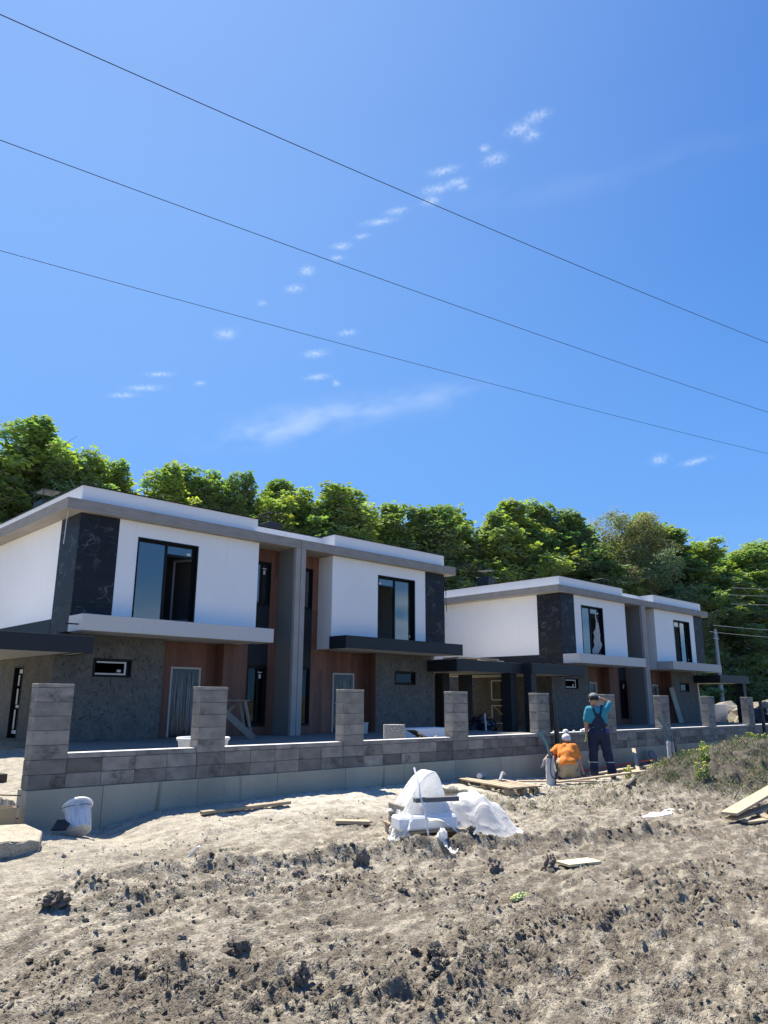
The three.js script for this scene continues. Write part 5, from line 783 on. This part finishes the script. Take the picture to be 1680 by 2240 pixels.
// ------------------------------------------------------------ things standing in the yard behind the fence
{
  const t = thing('mortar_tub', [6.75, .36, 11.3], 'round white-rimmed mortar tub behind the second pillar', 'tub'); const prof = [[.30, 0], [.40, .60], [.425, .62], [.425, .645], [.39, .645], [.30, .03], [0, .03]].map(p => new THREE.Vector2(...p)), g = new THREE.LatheGeometry(prof, 36); g.translate(6.72, .36, -11.3); part('shell', [g], M.bucket, t); const r = new THREE.TorusGeometry(.408, .02, 8, 40); r.rotateX(Math.PI / 2); r.translate(6.72, 1.0, -11.3); part('rim', [r], M.eps, t);
  const h = thing('trestle', [12.4, .5, 19.5], 'grey timber trestle standing on the paving behind the second pillar', 'trestle'), b = (a, c, w, k, m) => beam(a, c, w, k, .004, 0, a[0]);
  part('top_board', [b([11.7, 1.60, 19.6], [13.0, 1.60, 19.5], .26, .03)], M.greyTimber, h);
  for (const z of [19.45, 19.75]) { part('leg', [b([12.85, 1.58, z - .05], [13.1, .5, z - .12], .09, .04)], M.greyTimber, h); part('leg', [b([11.9, 1.58, z], [11.7, .5, z - .1], .09, .04)], M.greyTimber, h); }
  part('brace', [b([11.9, 1.45, 19.36], [13.12, .53, 19.28], .03, .20)], M.greyTimber, h); part('brace', [b([12.0, .80, 19.9], [12.75, 1.45, 19.8], .03, .10)], M.greyTimber, h);
  const d = thing('concrete_drum', [12.3, .36, 12.6], 'speckled concrete cylinder standing behind the fence near the third pillar', 'drum'); const dg = new THREE.CylinderGeometry(.245, .245, .73, 32); dg.translate(12.42, .725, -12.7); const ui = dg.attributes.uv; for (let i = 0; i < ui.count; i++) ui.setXY(i, ui.getX(i) * 1.5, ui.getY(i) * .7); part('drum', [dg], M.speck, d);
  const e = thing('foam_block', [17.6, .5, 16.8], 'white foam block lying on the edge of the paving', 'block'); part('block', [bx(17.0, 18.75, .5, .80, 16.5, 17.3, .006)], M.eps, e);
  const j = thing('scrap_pile', [16.6, .4, 16], 'dark scrap and offcuts between the drum and the foam block', 'scrap'); part('offcut', [beam([16.2, .80, 15.9], [16.9, .55, 16.0], .3, .03), beam([16.3, .6, 15.7], [17.0, .42, 15.8], .25, .04)], M.blackPlastic, j); part('offcut', [beam([16.25, .72, 15.6], [16.7, .5, 15.7], .1, .03), beam([16.5, .45, 15.5], [17.1, .62, 15.7], .06, .03)], M.timber[0], j);
  const s = thing('small_bucket', [17.05, .5, 19.2], 'small pale bucket at the wooden corner behind the third pillar', 'bucket'); const sg = new THREE.CylinderGeometry(.14, .11, .34, 20, 1, true); sg.translate(17.12, .75, -18.9); part('shell', [sg], M.greySlab, s); const sr = new THREE.TorusGeometry(.14, .012, 6, 24); sr.rotateX(Math.PI / 2); sr.translate(17.12, .92, -18.9); part('rim', [sr], M.greySlab, s);
  const y = gl(26.3, 21.4); lump('dark_bag', 26.35, 21.6, .66, .42, .5, 3, std({ color: rgb(.008, .014, .035), roughness: .3 }), 'big dark blue bag lying under the carport of the nearer house', 'bag', .25, .4);
  plank([25.95, y, 21.0], [25.88, y + .78, 21.0], .05, .05, M.eps, 'thin white pipe standing before the dark bag', 'white_pipe');
  plank([27.0, y + .1, 20.6], [27.7, y - .05, 20.0], .16, .04, M.timber[2], 'short white board leaning at the foot of the carport post');
  const f = thing('window_frame', [30.6, .5, 23.5], 'pale empty frame leaning on the side wall of the farther house', 'frame'); for (const [y0, y1] of [[1.7, 2.62], [.58, 1.42]]) part('frame', [beam([30.6, y0, 24.35], [30.6, y1, 24.35], .05, .05), beam([30.6, y0, 23.45], [30.6, y1, 23.45], .05, .05), beam([30.6, y1, 24.35], [30.6, y1, 23.45], .05, .05), beam([30.6, y0, 24.35], [30.6, y0, 23.45], .05, .05)], M.cream, f);
  plank([30.3, .45, 22.8], [30.55, 1.4, 24.2], .05, .04, M.timber[1], 'shovel handle leaning in front of the pale frame', 'shovel_handle');
  const w = thing('plasterboard', [51.4, .4, 21.9], 'white board standing under the last carport', 'panel'); part('panel', [beam([50.5, .95, 22], [52.1, .95, 21.8], .05, 1.12)], M.cream, w); plank([48.6, .4, 22.0], [48.4, 2.77, 22.0], .14, .14, M.eps, 'thin white post under the last carport', 'white_post');
  plank([42.9, .5, 20.6], [42.6, 2.45, 20.9], .5, .06, M.plinth, 'pale board leaning in the entrance of the farther house', 'leaning_board');
  const cr = thing('crumbs', [15.6, .95, 10], 'pale rubble left on top of the fence wall behind the men', 'rubble'); for (let i = 0; i < 7; i++) { const g = new THREE.IcosahedronGeometry(.025 + .018 * ((i * 7) % 3), 1); g.scale(1.3, .8, 1); g.translate(14.75 + i * .26 + .1 * Math.sin(i * 5), .965, -10.03 - .03 * (i % 2)); part('crumb', [g], M.eps, cr); }
}

renderer.render(scene, camera);
